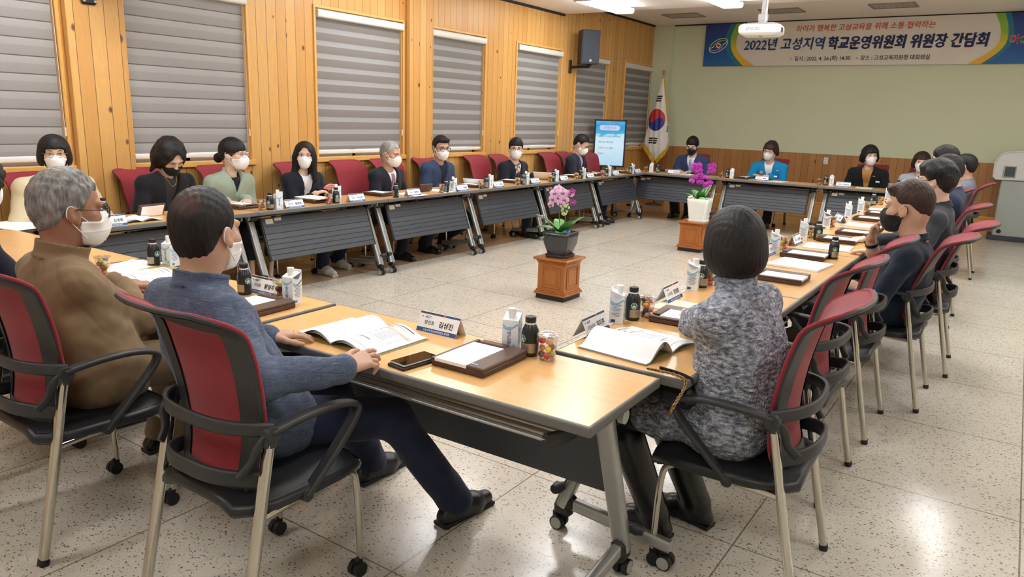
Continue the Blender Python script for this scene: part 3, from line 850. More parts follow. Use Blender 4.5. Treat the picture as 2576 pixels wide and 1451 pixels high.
def m_cloth(name, c, var=0.10, sc=240.0, rough=0.85, bump=0.2, sheen=0.1, kind=None, c2=None):
    t = NT(name); co = t.coord(); cc = srgb(*c)
    n = t.noise(co, sc, 2); big = t.noise(co, 9.0, 3)
    f = t.math('MULTIPLY_ADD', n, 0.6, t.math('MULTIPLY', big, 0.4))
    a, b = tuple(x*(1-var) for x in cc[:3])+(1,), tuple(min(1, x*(1+var)) for x in cc[:3])+(1,)
    base = t.mix(f, a, b)
    if kind == 'melange':                    # crossing slubs of pale thread
        X = t.xyz(co)
        h1 = t.noise(t.vscale(co, (26, 26, 420)), 1.0, 4, .7); h2 = t.noise(t.vscale(co, (420, 420, 26)), 1.0, 4, .7)
        k = t.ramp(t.math('MAXIMUM', h1, h2), [(0.52, 0.0), (0.74, 1.0)])
        d = t.ramp(t.math('MINIMUM', h1, h2), [(0.28, 1.0), (0.45, 0.0)])
        base = t.mix(t.math('MULTIPLY', k, 0.75), base, srgb(*c2)); base = t.mix(t.math('MULTIPLY', d, 0.6), base, srgb(38, 42, 58))
        sl = t.math('MULTIPLY', t.math('LESS_THAN', t.math('FRACT', t.math('MULTIPLY', t.math('ADD', X[2], t.math('MULTIPLY', X[1], .25)), 14.0)), 0.045), 0.35)
        base = t.mix(sl, base, srgb(40, 44, 60))
    if kind == 'knit':                       # chunky marled wool
        v = t.voro(t.n('ShaderNodeVectorMath', operation='ADD', i_0=t.vscale(co, (1, 1, .55)), i_1=t.vscale(t.noise(co, 24.0, 2, .5, 1), (.05, .05, .03))).outputs[0], 150.0)
        n3 = t.noise(t.vscale(co, (.55, .55, 1.3)), 75.0, 3, .65)
        base = t.ramp(n3, [(0.28, srgb(58, 62, 72)), (0.42, srgb(*c)), (0.56, srgb(*c2)), (0.72, srgb(224, 224, 226))])
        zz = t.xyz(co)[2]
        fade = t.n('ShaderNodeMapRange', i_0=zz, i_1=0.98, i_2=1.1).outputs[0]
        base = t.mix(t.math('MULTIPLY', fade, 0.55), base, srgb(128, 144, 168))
        t.bump(v, 0.9, 0.008)
    if kind == 'print':
        v = t.voro(co, 42.0, 'F1', 'Color'); k = t.xyz(v)[0]
        base = t.mix(t.ramp(k, [(0.4, 0.0), (0.5, 1.0)], 'CONSTANT'), base, srgb(*c2))
    if kind == 'stripe':
        X = t.xyz(co); k = t.math('LESS_THAN', t.math('FRACT', t.math('MULTIPLY', X[0], 55.0)), 0.4)
        base = t.mix(k, base, srgb(*c2))
    t.set(base=base, rough=rough, sheen=sheen, spec=0.25)
    if kind != 'knit' and bump: t.bump(n, bump, 0.0015)
    return t.m
M_MASKW = m_cloth('white_mask_fabric', (240, 240, 240), .02, 500, .8, .08)
M_MASKB = m_cloth('black_mask_fabric', (26, 26, 28), .1, 500, .8, .08)
M_EYEW = flat('eye_white', (232, 226, 220), .25, var=.01); M_IRIS = flat('eye_dark', (26, 18, 14), .15)
M_LENS = NT('spectacle_lens'); g = M_LENS
mx = g.n('ShaderNodeMixShader', i_0=0.88); tr = g.n('ShaderNodeBsdfTransparent'); gl = g.n('ShaderNodeBsdfGlossy', i_Roughness=0.03)
g.t.links.new(gl.outputs[0], mx.inputs[1]); g.t.links.new(tr.outputs[0], mx.inputs[2]); g.t.links.new(mx.outputs[0], g.t.nodes['Material Output'].inputs[0]); M_LENS = g.m
M_LENSD = flat('dark_lens', (34, 26, 24), .15)
M_SHOEB = flat('black_shoe_leather', (20, 20, 22), .3, var=.1); M_SOLE = flat('pale_sole', (206, 202, 192), .6)
M_STEEL = flat('steel_bracelet', (188, 186, 180), .25, 1.0)
M_GOLD = flat('gold', (214, 170, 92), .25, 1.0)

# ------------------------------------------------------------------ head pieces (head frame: +y face, +z up, metres for a 0.235 m head)
def f_skull(Q, male=True):
    x = np.abs(Q[:, 0]); Qa = np.stack([x, Q[:, 1], Q[:, 2]], 1)
    d = el(Q, (0, -.014, .032), (.076, .096, .086))
    d = smin(d, el(Q, (0, -.046, -.032), (.060, .054, .054)), .03)
    d = smin(d, el(Q, (0, .022, -.045), (.060 if male else .056, .066, .072)), .03)
    d = smin(d, el(Q, (0, .060, -.098), (.026, .022, .020)), .03)
    d = smin(d, el(Qa, (.046, .055, -.022), (.022, .024, .022)), .02)
    d = smin(d, rc(Qa, (.0, .084, .022), (.045, .074, .022), .011), .015)
    d = smax(d, -el(Qa, (.032, .100, .002), (.020, .018, .012)), .012)
    d = smin(d, rc(Q, (0, .084, .006), (0, .105, -.034), .008, .0125), .010)
    d = smin(d, el(Qa, (.013, .096, -.036), (.008, .011, .008)), .008)
    d = smin(d, rc(Qa, (0, .088, -.064), (.016, .083, -.064), .0065), .006)
    d = smin(d, rc(Qa, (0, .086, -.074), (.014, .081, -.074), .007), .006)
    e = el(Qa, (.079, -.014, -.008), (.009, .019, .029)); e = smin(e, el(Qa, (.074, -.002, -.012), (.010, .014, .022)), .01)
    e = smax(e, -el(Qa, (.091, -.006, -.006), (.009, .010, .016)), .006)
    e = smin(e, el(Qa, (.076, .0, -.034), (.007, .009, .010)), .006)
    return smin(d, e, .008)
def hairline(th, pts):
    return np.interp(th, [math.radians(p[0]) for p in pts], [p[1] for p in pts])
HL = {'short': [(0, .068), (35, .066), (55, .045), (70, .0), (80, -.012), (92, -.005), (105, .0), (120, -.035), (140, -.065), (180, -.072)],
      'fringe': [(0, .036), (35, .034), (55, .030), (70, -.01), (82, -.02), (92, -.005), (105, .0), (120, -.04), (140, -.07), (180, -.078)],
      'bob': [(0, .040), (28, .036), (42, .012), (52, -.05), (60, -.098), (90, -.112), (180, -.118)],
      'bobshort': [(0, .036), (25, .040), (40, .016), (52, -.02), (62, -.072), (90, -.088), (180, -.088)],
      'fade': [(0, .066), (35, .062), (55, .05), (70, .030), (80, .022), (92, .026), (105, .026), (120, .012), (140, -.012), (180, -.03)],
      'crop': [(0, .034), (25, .03), (45, .01), (58, -.01), (72, -.035), (90, -.02), (110, -.04), (140, -.08), (180, -.09)],
      'parted': [(0, .078), (16, .070), (28, .030), (40, -.02), (52, -.07), (60, -.105), (90, -.125), (180, -.13)],
      'pony': [(0, .034), (30, .030), (45, .02), (60, .0), (75, -.02), (88, .0), (105, .005), (125, -.04), (180, -.06)]}
def f_hair(Q, st, amp, near, ph):
    kind = st['kind']; t = st.get('t', .016); top = st.get('top', 0.0)
    x, y, z = Q[:, 0], Q[:, 1], Q[:, 2]
    th = np.arctan2(np.abs(x), y+.012)
    big = kind in ('bob', 'bobshort', 'parted')
    if big:
        d = el(Q, (0, -.014, .026), (.080+t, .100+t, .094+t*.6+top))
        d = smin(d, el(Q, (0, -.030, -.045), (.088+t*.9, .086+t*.9, .085)), .05)
    else:
        d = el(Q, (0, -.014, .034), (.077+t*.75, .097+t, .086+t+top))
        d = smin(d, el(Q, (0, -.045, -.02), (.072+t*.35, .062+t*.5, .06)), .03)
    zl = hairline(th, HL[st.get('line', kind)])
    zl = zl + .0012*np.sin(th*13+ph) + .001*np.sin(x*190+ph)
    if not big and kind != 'pony':
        tp = np.clip((z-zl)/st.get('fade', .06), 0, 1)**.8; base = smin(el(Q, (0, -.014, .032), (.076, .096, .086)), el(Q, (0, -.046, -.032), (.060, .054, .054)), .03)
        d = np.where(tp < 1, (base-.0035)*(1-tp)+d*tp, d)
    d = smax(d, (zl-z)*.85, .006 if not big else .012)
    if kind == 'short' and st.get('quiff'): d = smin(d, el(Q, (0, .068, .092), (.062, .030, .024)), .03)
    if kind == 'pony': d = smin(d, el(Q, (0, -.135, -.032), (.034, .036, .040)), .02)
    if kind == 'long' or st.get('long'):
        L = st.get('long', .26); xa = np.abs(x); Qa = np.stack([xa, y, z], 1)
        d = smin(d, rc(Qa, (.075, .005, -.03), (.098, .018, -.03-L*.85), .030, .026), .04)
        d = smin(d, rc(Qa, (.05, -.06, -.03), (.07, -.07, -.03-L), .048, .038), .05)
    if st.get('wisp'):
        xa = np.abs(x); Qa = np.stack([xa, y, z], 1)
        d = smin(d, rc(Qa, (.088, -.01, -.07), (.112, .0, -.118), .026, .012), .02)
    g = np.sin(x*230+2.2*np.sin(z*45+ph)+ph)*np.sin(y*210+2.0*np.sin(z*38+x*30)+ph)
    d = d+amp*g
    if st.get('wave'): d = d+st['wave']*wob(Q, 55, 48, 42, ph)
    if st.get('curl'): d = d+st['curl']*wob(Q, 105, 95, 90, ph)
    return d
def bbox_pts(pts, pad):
    a = np.array(pts); return a.min(0)-pad, a.max(0)+pad

def hand_parts(W, dr, pn, side, curl, spread=0.0, s=1.0, thumb=0.5, seglift=None):
    """capsules of a hand; W wrist, dr pointing direction, pn palm direction, side +1 right / -1 left"""
    dr = nrm(np.asarray(dr, float)); pn = np.asarray(pn, float); pn = nrm(pn-dr*(pn @ dr))
    tv = np.cross(pn, dr)*(-side)                      # towards the thumb
    caps = []
    kn = []
    for i in range(4):
        o = (.0285, .0095, -.0095, -.0275)[i]; r = (.088, .092, .087, .078)[i]
        K = W+dr*r*s+tv*o*s-pn*.002*s; kn.append(K)
        caps.append((W+tv*o*.55*s+dr*.01*s, K, .0145*s, .0115*s, .014))
    for i in range(4):
        L = (.072, .080, .074, .058)[i]; c = curl[i] if isinstance(curl, (list, tuple)) else curl
        p = kn[i]; a = 0.0
        sp = (spread*(1.5-i))
        d0 = nrm(dr+tv*sp*.4)
        for j, fr in enumerate((.44, .31, .25)):
            a += c*(.55, 1.0, .7)[j]
            q = p+(d0*math.cos(a)+pn*math.sin(a))*L*fr*s
            caps.append((p, q, (.0092, .0086, .0078)[j]*s, (.0086, .0078, .0068)[j]*s, .004)); p = q
    b0 = W+dr*.022*s+tv*.020*s; b1 = b0+nrm(dr*.62+tv*.68+pn*.25*thumb)*.044*s
    b2 = b1+nrm(dr*.85+tv*.38+pn*.45*thumb)*.034*s; b3 = b2+nrm(dr*.95+tv*.1+pn*.5*thumb)*.026*s
    caps += [(b0, b1, .0145*s, .0115*s, .012), (b1, b2, .0110*s, .0100*s, .005), (b2, b3, .0100*s, .0080*s, .004)]
    return caps
def f_caps(P, caps):
    d = None
    for a, b, ra, rb, k in caps:
        q = rc(P, a, b, ra, rb); d = q if d is None else smin(d, q, k)
    return d

PEOPLE = {}
def person(label, base, face, head, hyaw, hpitch=0.0, hroll=0.0, s=1.0, sex='m', skin='mid', hair=None, haircol='black', mask='w',
           glasses=None, top=None, shirt=None, vneck=0.0, tie=None, trousers=None, shoe=None, hands=None, feet=None, near=0,
           shw=1.0, bulk=0.0, collar=0.0, sleeve=None, extras=(), seatz=.46, lapel=True, hidehand=(), wr=.005, hem=.44, bare_calf=False, watch=None,
           elbow=(.55, -.35, -.75), skirt=0.0, legs=True, hood=False, knee_y=.40, boots=False, headh=None):
    """one seated figure. base: floor point under the hips; face: heading of the body in degrees; head: world centre of the head"""
    fa = math.radians(face); c_, s_ = math.cos(fa), math.sin(fa)
    fw, rt = v3(c_, s_, 0), v3(s_, -c_, 0)
    def loc(p): p = v3(*p)-v3(base[0], base[1], 0); return v3(p @ rt, p @ fw, p[2])
    def ldir(d): d = v3(*d); return v3(d @ rt, d @ fw, d[2])
    root = thing('person', label, 'person', (base[0], base[1], 0), fa-PI/2, 'people seated round the tables')
    male = sex == 'm'
    hd = loc(head)
    a = math.radians(hyaw-face); Rz = np.array([[math.cos(a), -math.sin(a), 0], [math.sin(a), math.cos(a), 0], [0, 0, 1]])
    b = math.radians(-hpitch); Rx = np.array([[1, 0, 0], [0, math.cos(b), -math.sin(b)], [0, math.sin(b), math.cos(b)]])
    e = math.radians(hroll); Ry = np.array([[math.cos(e), 0, math.sin(e)], [0, 1, 0], [-math.sin(e), 0, math.cos(e)]])
    R = Rz @ Rx @ Ry; hs = (headh or s)
    def H2L(V): return (np.asarray(V)*hs) @ R.T + hd
    def hp(*p): return H2L(v3(*p))
    N = hd*.0 + hp(0, -.03, -.085)*.55 + (hd+v3(0, -.035*s, -.13*s))*.45 + v3(0, -.02*s, -.055*s)
    hipz = seatz+.095*s
    Pv = v3(0, 0, hipz)
    CH = Pv*.36+N*.64+v3(0, -.012, -.02); WA = Pv*.68+N*.32+v3(0, -.012, 0)
    sw = (.172 if male else .160)*s*shw
    tl = nrm(N-Pv); 
    SH = {1: N+v3(sw, -.005, -.072*s), -1: N+v3(-sw, -.005, -.072*s)}
    Wr, El = {}, {}
    hands = hands or {}
    capsH = {}
    for sd in (1, -1):
        h = hands.get(sd)
        if h is None: W = v3(sd*.11, .30, seatz+.16); hdir = v3(-sd*.25, 1, -.1); pn = v3(0, 0, -1); curl = .35
        else:
            W = loc(h['pos']); hdir = ldir(h.get('dir', (0, 1, 0))) if 'dir' in h else v3(-sd*.2, 1, -.1); pn = ldir(h.get('palm', (0, 0, -1))); curl = h.get('curl', .3)
        S = SH[sd]; l1, l2 = .285*s, .25*s; D = W-S; L = np.linalg.norm(D)
        if L > (l1+l2)*.995: k = L/((l1+l2)*.995); l1 *= k; l2 *= k
        ca = (l1*l1+L*L-l2*l2)/(2*l1*L); dn = D/L
        pole = v3(sd*elbow[0], elbow[1], elbow[2]) if not (h and 'pole' in h) else ldir(h['pole'])
        pole = nrm(pole-dn*(pole @ dn))
        E = S+dn*l1*ca+pole*l1*math.sqrt(max(0, 1-ca*ca))
        Wr[sd], El[sd] = W, E
        capsH[sd] = hand_parts(W, hdir, pn, sd, curl, h.get('spread', .25) if h else .2, s*(.95 if male else .88), h.get('thumb', .5) if h else .5)
    KN, AN = {}, {}
    for sd in (1, -1):
        f = (feet or {}).get(sd)
        if f: AN[sd] = loc(f)+v3(0, -.0, .085*s)
        else: AN[sd] = v3(sd*.10*s, knee_y*s+.02, .085*s)
        hipp = v3(sd*.09*s, .02, hipz-.01)
        d = AN[sd]-hipp; L = np.linalg.norm(d); t1, t2 = .42*s, .43*s
        if L > (t1+t2)*.99: k = L/((t1+t2)*.99); t1 *= k; t2 *= k
        ca = (t1*t1+L*L-t2*t2)/(2*t1*L); dn = d/L; pole = v3(sd*.12, .75, .66); pole = nrm(pole-dn*(pole @ dn))
        KN[sd] = hipp+dn*t1*ca+pole*t1*math.sqrt(max(0, 1-ca*ca))
        KN[sd][2] = min(KN[sd][2], .60)
    hh = {0: .0070, 1: .0052, 2: .0034}[near]; hb = {0: .0125, 1: .009, 2: .0062}[near]
    kb = s*(1.0 if male else .93)
    # ---- head frame meshes
    Nq = (R.T @ (N-hd))/hs; N2 = (R.T @ (N+v3(0, 0, -.07)-hd))/hs
    nk = .054 if male else .046
    def f_head(Q):
        d = f_skull(Q, male)
        return smin(d, rc(Q, (0, -.022, -.06), Nq, nk, nk*1.05), .03)
    Vh, Fh = snets(lambda Q: smin(f_head(Q), rc(Q, Nq, N2, nk*1.05, nk*1.12), .02), (-.125, -.17, min(-.19, Nq[2]-.06)), (.125, .15, .14), hh)
    # ---- body core and hands, joined with the head into one skin mesh
    def core(P, o=0.0):
        d = None
        for sd in (1, -1):
            p = rc(P, Pv+v3(sd*.075*kb, 0, 0), WA+v3(sd*.062*kb, 0, 0), (.108+bulk)*kb+o, (.098+bulk)*kb+o)
            q = rc(P, WA+v3(sd*.062*kb, 0, 0), CH+v3(sd*.078*kb, 0, 0), (.098+bulk)*kb+o, (.100+bulk*.6)*kb+o)
            p = smin(p, q, .05); d = p if d is None else smin(d, p, .07)
        d = smin(d, rc(P, SH[1]*.72+SH[-1]*.28+v3(0, .01, -.015), SH[-1]*.72+SH[1]*.28+v3(0, .01, -.015), .070*kb+o), .07)
        for sd in (1, -1): d = smin(d, rc(P, N+v3(0, 0, -.035*s), SH[sd], .052*kb+o, .056*kb+o), .05)
        return d
    def arm(P, sd, o=0.0, cut=None):
        d = rc(P, SH[sd], El[sd], .050*kb+o, .042*kb+o)
        W = Wr[sd] if cut is None else El[sd]+(Wr[sd]-El[sd])*cut
        return smin(d, rc(P, El[sd], W, .042*kb+o, (.030 if cut is None or cut > .8 else .038)*kb+o), .03)
    def leg(P, sd, o=0.0):
        d = rc(P, v3(sd*.09*s, .02, hipz-.01), KN[sd], .080*kb+o, .060*kb+o)
        return smin(d, rc(P, KN[sd], AN[sd], .056*kb+o, (.040 if o < .005 else .056)*kb+o), .03)
    def f_core(P):
        d = core(P, -.022)
        for sd in (1, -1): d = smin(smin(d, arm(P, sd, -.012), .03), leg(P, sd, -.02), .03)
        return d
    allp = [Pv, N, SH[1], SH[-1], El[1], El[-1], Wr[1], Wr[-1]] + [KN[k] for k in (1, -1)] + [AN[k] for k in (1, -1)]
    lo, hi = bbox_pts(allp, .17)
    chunks = [(H2L(Vh), Fh), snets(f_core, lo, hi, .022 if not bare_calf else .014)]
    for sd in (1, -1):
        if sd in hidehand: continue
        cp = list(capsH[sd])
        st = El[sd]*(.5 if not sleeve else .97)+Wr[sd]*(.5 if not sleeve else .03)
        cp.append((st, El[sd]*.35+Wr[sd]*.65, (.040 if sleeve else .030)*kb, .034*kb, .02)); cp.append((El[sd]*.35+Wr[sd]*.65, Wr[sd], .034*kb, .0265*kb, .02))
        pts = [c[0] for c in cp]+[c[1] for c in cp]; l2_, h2_ = bbox_pts(pts, .05)
        chunks.append(snets(lambda P: f_caps(P, cp), l2_, h2_, {0: .0065, 1: .0048, 2: .003}[near]))
    sdf_obj('body', chunks, SKIN[skin], root)
    # ---- hair
    if hair:
        amp = {0: .0016, 1: .0012, 2: .0010}[near]
        ext = .16 + hair.get('long', 0)
        V, Fc = snets(lambda Q: f_hair(Q, hair, hair.get('amp', amp), near, sum(map(ord, label)) % 7), (-.16, -.21, -.15-hair.get('long', 0)*1.05-(.06 if hair.get('long') else 0)), (.16, .16, .19), hh*.9)
        m = HAIR[haircol] if isinstance(haircol, str) else haircol
        sdf_obj('hair', [(H2L(V), Fc)], m, root)
    HM = Matrix([list(R[i]*hs)+[hd[i]] for i in range(3)]+[[0, 0, 0, 1]])
    # ---- eyes and brows
    for sd in (1, -1):
        bm = MB(); bm.ell((sd*.0315, .0835, .003), (.0135, .0075, .0050 if not near else .0055), 0, 14, 8); bm.ell((sd*.0315, .0885, .003), (.0052, .0032, .0048), 1, 10, 6)
        bm.tube([(sd*.0175, .0855, .0035), (sd*.026, .0905, .0085), (sd*.036, .0895, .0085), (sd*.0455, .081, .004)], .0016, 5, 1)
        bm.v = [tuple(HM @ Vector(v)) for v in bm.v]; bm.obj('eye', [M_EYEW, M_IRIS], root)
        bm = MB(); bm.tube([(sd*.016, .0955, .021), (sd*.030, .0955, .0275), (sd*.048, .083, .024)], [.0022, .0034, .0016] if male else [.0013, .0019, .0009], 6, 0)
        bm.v = [tuple(HM @ Vector(v)) for v in bm.v]; bm.obj('eyebrow', HAIR['grey'] if haircol in ('grey', 'silver') else HAIR['black'], root)
    # ---- mask
    if mask:
        mm = M_MASKW if mask[0] == 'w' else M_MASKB
        low = 'l' in mask[1:]
        def f_mask(Q):
            x, y, z = Q[:, 0], Q[:, 1], Q[:, 2]
            d = f_skull(Q, male)-.0055
            bul = el(Q, (0, .070, -.058), (.046, .050, .052))
            d = smin(d, bul, .025)
            if mask[0] == 'w': d = smax(d, -(np.abs(z+.058)-.0) * 0 + d, .001)
            zt = -.002-.030*np.clip(np.abs(x)/.06, 0, 1)**1.5 - (.022 if low else 0)
            d = smax(d, z-zt, .004)
            d = smax(d, -.122+.018*np.clip(np.abs(x)/.06, 0, 1)-z, .004)
            d = smax(d, ((.010 if mask[0] == 'w' else -.004)+.014*np.abs(z+.05)/.06-y), .004)
            return d - .0012*np.exp(-((z+.052+.012*np.abs(x)/.05)/.003)**2)
        V, Fc = snets(f_mask, (-.09, -.01, -.14), (.09, .15, .02), hh*.8)
        mo = sdf_obj('face_mask', [(H2L(V), Fc)], mm, root)
        bm = MB()
        for sd in (1, -1):
            bm.tube(smooth_path([(sd*.062, .034, -.032), (sd*.076, .006, -.012), (sd*.084, -.016, .020), (sd*.086, -.032, .014), (sd*.080, -.034, -.018), (sd*.078, -.012, -.040), (sd*.066, .030, -.086)], 2), .0017 if near else .0022, 6, 0)
        bm.v = [tuple(HM @ Vector(v)) for v in bm.v]; bm.obj('ear_loop', mm, mo or root)
    # ---- glasses
    if glasses:
        gc, gr = glasses['col'], glasses.get('r', .0017)
        bm = MB(); lm = MB(); wd, hg = glasses.get('size', (.024, .017)); gz = -.003
        for sd in (1, -1):
            ring = []
            for q in range(20):
                t = 2*PI*q/20; cx, cz = math.cos(t), math.sin(t)
                px = sd*.0335+math.copysign(abs(cx)**.6, cx)*wd; ring.append((px, .110-.30*max(0, abs(px)-.02)**1.0*.8, gz+math.copysign(abs(cz)**.6, cz)*hg))
            bm.tube(ring, gr, 6, 0, closed=True); lm.add(ring, [tuple(range(20))], 0)
            bm.tube([(sd*(.0335+wd), .096, gz+.008), (sd*.074, .078, gz+.010), (sd*.083, .0, .008), (sd*.082, -.024, .0)], gr, 6, 0)
        bm.tube([(-.0095, .111, gz+.004), (0, .114, gz+.007), (.0095, .111, gz+.004)], gr, 6, 0)
        bm.v = [tuple(HM @ Vector(v)) for v in bm.v]; lm.v = [tuple(HM @ Vector(v)) for v in lm.v]
        go = bm.obj('glasses', gc, root); lm.obj('lens', M_LENSD if glasses.get('dark') else M_LENS, go)
    # ---- clothes
    cuff = 1.0 if not sleeve else None
    nfw = nrm(hp(0, 1, 0)-hp(0, 0, 0))
    def neck_hole(P, r): return rc(P, N+v3(0, .02, -.005), N+v3(0, .03, .14), r, r*1.5)
    def f_garment(P, o, arms=True, cut=1.0, hole=.058, hemz=hem):
        d = core(P, o)
        d = smin(d, rc(P, v3(-.08*kb, .06, hipz-.02), v3(.08*kb, .06, hipz-.02), .098*kb+o), .06)
        if skirt:
            for sd in (1, -1):
                hq = v3(sd*.09*s, .02, hipz-.01); d = smin(d, rc(P, hq, hq+(KN[sd]-hq)*skirt, .088*kb+o, .076*kb+o), .04)
        if arms:
            for sd in (1, -1):
                a_ = arm(P, sd, o*.9+.002, cut)
                d = smin(d, a_, .028)
        d = smax(d, -neck_hole(P, hole*s), .012)
        d = smax(d, hemz-P[:, 2], .012)
        if wr:
            d = d+wr*wob(P, 24, 26, 20, 1.7)+wr*.5*wob(P, 55, 50, 48, .6)
            if near == 2:
                cr = np.abs(np.sin(P[:, 0]*31+P[:, 2]*17+1.5*np.sin(P[:, 1]*19+P[:, 2]*9)))
                d = d+wr*.55*np.exp(-cr*5)*(.5+.5*np.sin(P[:, 1]*23+P[:, 2]*11))
        return d
    lo, hi = bbox_pts([Pv+v3(0, 0, -.1), Pv+v3(0, .42*skirt, 0), N+v3(0, 0, .04), SH[1], SH[-1], El[1], El[-1], Wr[1], Wr[-1]], .17)
    cutw = .97 if not sleeve else None
    # V opening of jackets, in the front of the chest
    top_c = N+v3(0, .02, .02); 
    def f_vee(P):
        """wedge in front of the chest; negative inside the opening"""
        z1 = N[2]+.03; z0 = z1-vneck*s
        hw = np.clip((P[:, 2]-z0)/(z1-z0), -.3, 1.3)*.075*s
        cx = N[0]+(P[:, 2]-N[2])*(N[0]-Pv[0])/max(.1, N[2]-Pv[2])
        cy = N[1]+(P[:, 2]-N[2])*(N[1]-Pv[1])/max(.1, N[2]-Pv[2])
        return np.maximum(np.abs(P[:, 0]-cx)-hw, (cy+.02)-P[:, 1])
    if shirt is not None:
        V, Fc = snets(lambda P: f_garment(P, .003, False, hole=.052, hemz=hem+.06), lo, hi, hb)
        sdf_obj('shirt', [(V, Fc)], shirt, root)
    if top is not None:
        o = .016 if shirt is not None else .008
        if hood or collar > .03: o += .004
        sl = sleeve if sleeve else None
        def f_top(P):
            d = f_garment(P, o, True, sl if sl else .97, .060 if vneck else .056)
            if collar:
                # upright ring collar that follows the neck
                rr = nk*hs*1.16+.012
                ax = nrm(hd-N+v3(0, .0, .05)); q = P-(N+v3(0, .012, -.008)).astype(F32); hgt = q @ ax.astype(F32)
                rad = np.sqrt(np.maximum(1e-9, np.einsum('ij,ij->i', q, q)-hgt*hgt))
                ring = np.maximum(np.abs(rad-(rr+.35*np.maximum(0, .02-hgt)+.10*np.maximum(0, hgt-.03)))-.006, np.abs(hgt-.005-collar*.75)-collar)
                d = smin(d, ring, .008)
            if vneck:
                vv = f_vee(P)
                if lapel:
                    d = np.where(np.abs(vv) < .2, d-.006*np.clip(1-np.abs(vv-.018)/.020, 0, 1), d)
                d = smax(d, -(vv-.0)-0.0, .004)
            return d
        V, Fc = snets(f_top, lo, hi, hb)
        sdf_obj(extras['topname'] if isinstance(extras, dict) and 'topname' in extras else 'jacket', [(V, Fc)], top, root)
    if tie is not None:
        bm = MB(); z1 = N[2]-.012; pts = []
        for q in range(8):
            z = z1-q*.045*s; cy = N[1]+(z-N[2])*(N[1]-Pv[1])/max(.1, N[2]-Pv[2]); cx = N[0]+(z-N[2])*(N[0]-Pv[0])/max(.1, N[2]-Pv[2])
            P = np.array([[cx, cy+.02+j*.004, z] for j in range(60)], F32); dd = f_garment(P, .004, False, hole=.052)
            j = int(np.argmax(dd > .004)); pts.append((cx, cy+.02+j*.004+.003, z))
        bm.tube(pts, [.9, .7, .8, .9, 1.0, 1.05, 1.1, 1.1], 8, 0, rect=(.052*s, .008), up=(0, 1, 0)); bm.obj('necktie', tie, root)
    if legs and trousers is not None:
        def f_tr(P):
            d = rc(P, v3(-.085*kb, 0, hipz), v3(.085*kb, 0, hipz), .110*kb)
            for sd in (1, -1):
                l = leg(P, sd, .010); l = smax(l, (AN[sd][2]-.035)-P[:, 2] if not (bare_calf or boots) else (.30 if bare_calf else .27)-P[:, 2], .01)
                d = smin(d, l, .035)
            return d+wr*.6*wob(P, 30, 30, 26, 2.2)
        l3, h3 = bbox_pts([Pv]+[KN[k] for k in (1, -1)]+[AN[k] for k in (1, -1)], .16)
        V, Fc = snets(f_tr, l3, h3, hb*1.15); sdf_obj('trousers' if not bare_calf else 'skirt', [(V, Fc)], trousers, root)
    if legs and shoe is not None:
        for sd in (1, -1):
            A = AN[sd]; f_ = v3(0, 1, 0)
            shn = KN[sd]-A; dirf = nrm(v3(A[0]*.25-0.0*sd, 1, 0))
            hl_, toe = A+dirf*-.045*s+v3(0, 0, -A[2]+.035*s), A+dirf*.165*s+v3(0, 0, -A[2]+.030*s)
            def f_sh(P):
                ball = hl_*.35+toe*.65; d = smin(rc(P, hl_, ball, .035*s, .043*s), rc(P, ball, toe, .043*s, .031*s), .02); d = smin(d, rc(P, A+dirf*-.012+v3(0, 0, .0), ball+v3(0, 0, .008), .042*s, .036*s), .03)
                if boots: d = smin(d, rc(P, A, KN[sd]*.74+A*.26, .056*s, .071*s), .02)
                d = smax(d, .004-P[:, 2], .004)
                if boots: pass
                return d
            pts = [hl_, toe, A]+([KN[sd]] if boots else []); l4, h4 = bbox_pts(pts, .09)
            V, Fc = snets(f_sh, l4, h4, hb*.8)
            so = sdf_obj('shoe' if not boots else 'boot', [(V, Fc)], shoe[0], root)
            bm = MB(); mid = (hl_+toe)/2; 
            bm.tube([hl_-dirf*.03*s+v3(0, 0, -.025*s), mid+v3(0, 0, -.022*s), toe+dirf*.024*s+v3(0, 0, -.02*s)], 1.0, 10, 0, rect=(.070*s, .018), up=(0, 0, 1)); bm.obj('sole', shoe[1], so)
    if watch:
        sd, wm, rr = watch; W = Wr[sd]+(El[sd]-Wr[sd])*.14; ax = nrm(Wr[sd]-El[sd]); bm = MB()
        A = Vector(ax); a1 = A.orthogonal().normalized(); a2 = A.cross(a1)
        bm.tube([Vector(W)+(a1*math.cos(t*PI/12)+a2*math.sin(t*PI/12))*rr for t in range(24)], 1.0, 8, 0, closed=True, rect=(.006, .020), up=tuple(ax))
        up_ = v3(0, 0, 1)-ax*ax[2]; up_ = nrm(up_)
        bm.cyl(W+up_*rr*.9, W+up_*(rr+.007), .017, n=16); bm.obj('wristwatch', wm, root)
    root['_n'] = 0; del root['_n']
    return dict(root=root, N=N, SH=SH, El=El, Wr=Wr, hd=hd, R=R, hs=hs, Pv=Pv, caps=capsH, KN=KN, AN=AN, HM=HM, s=s)
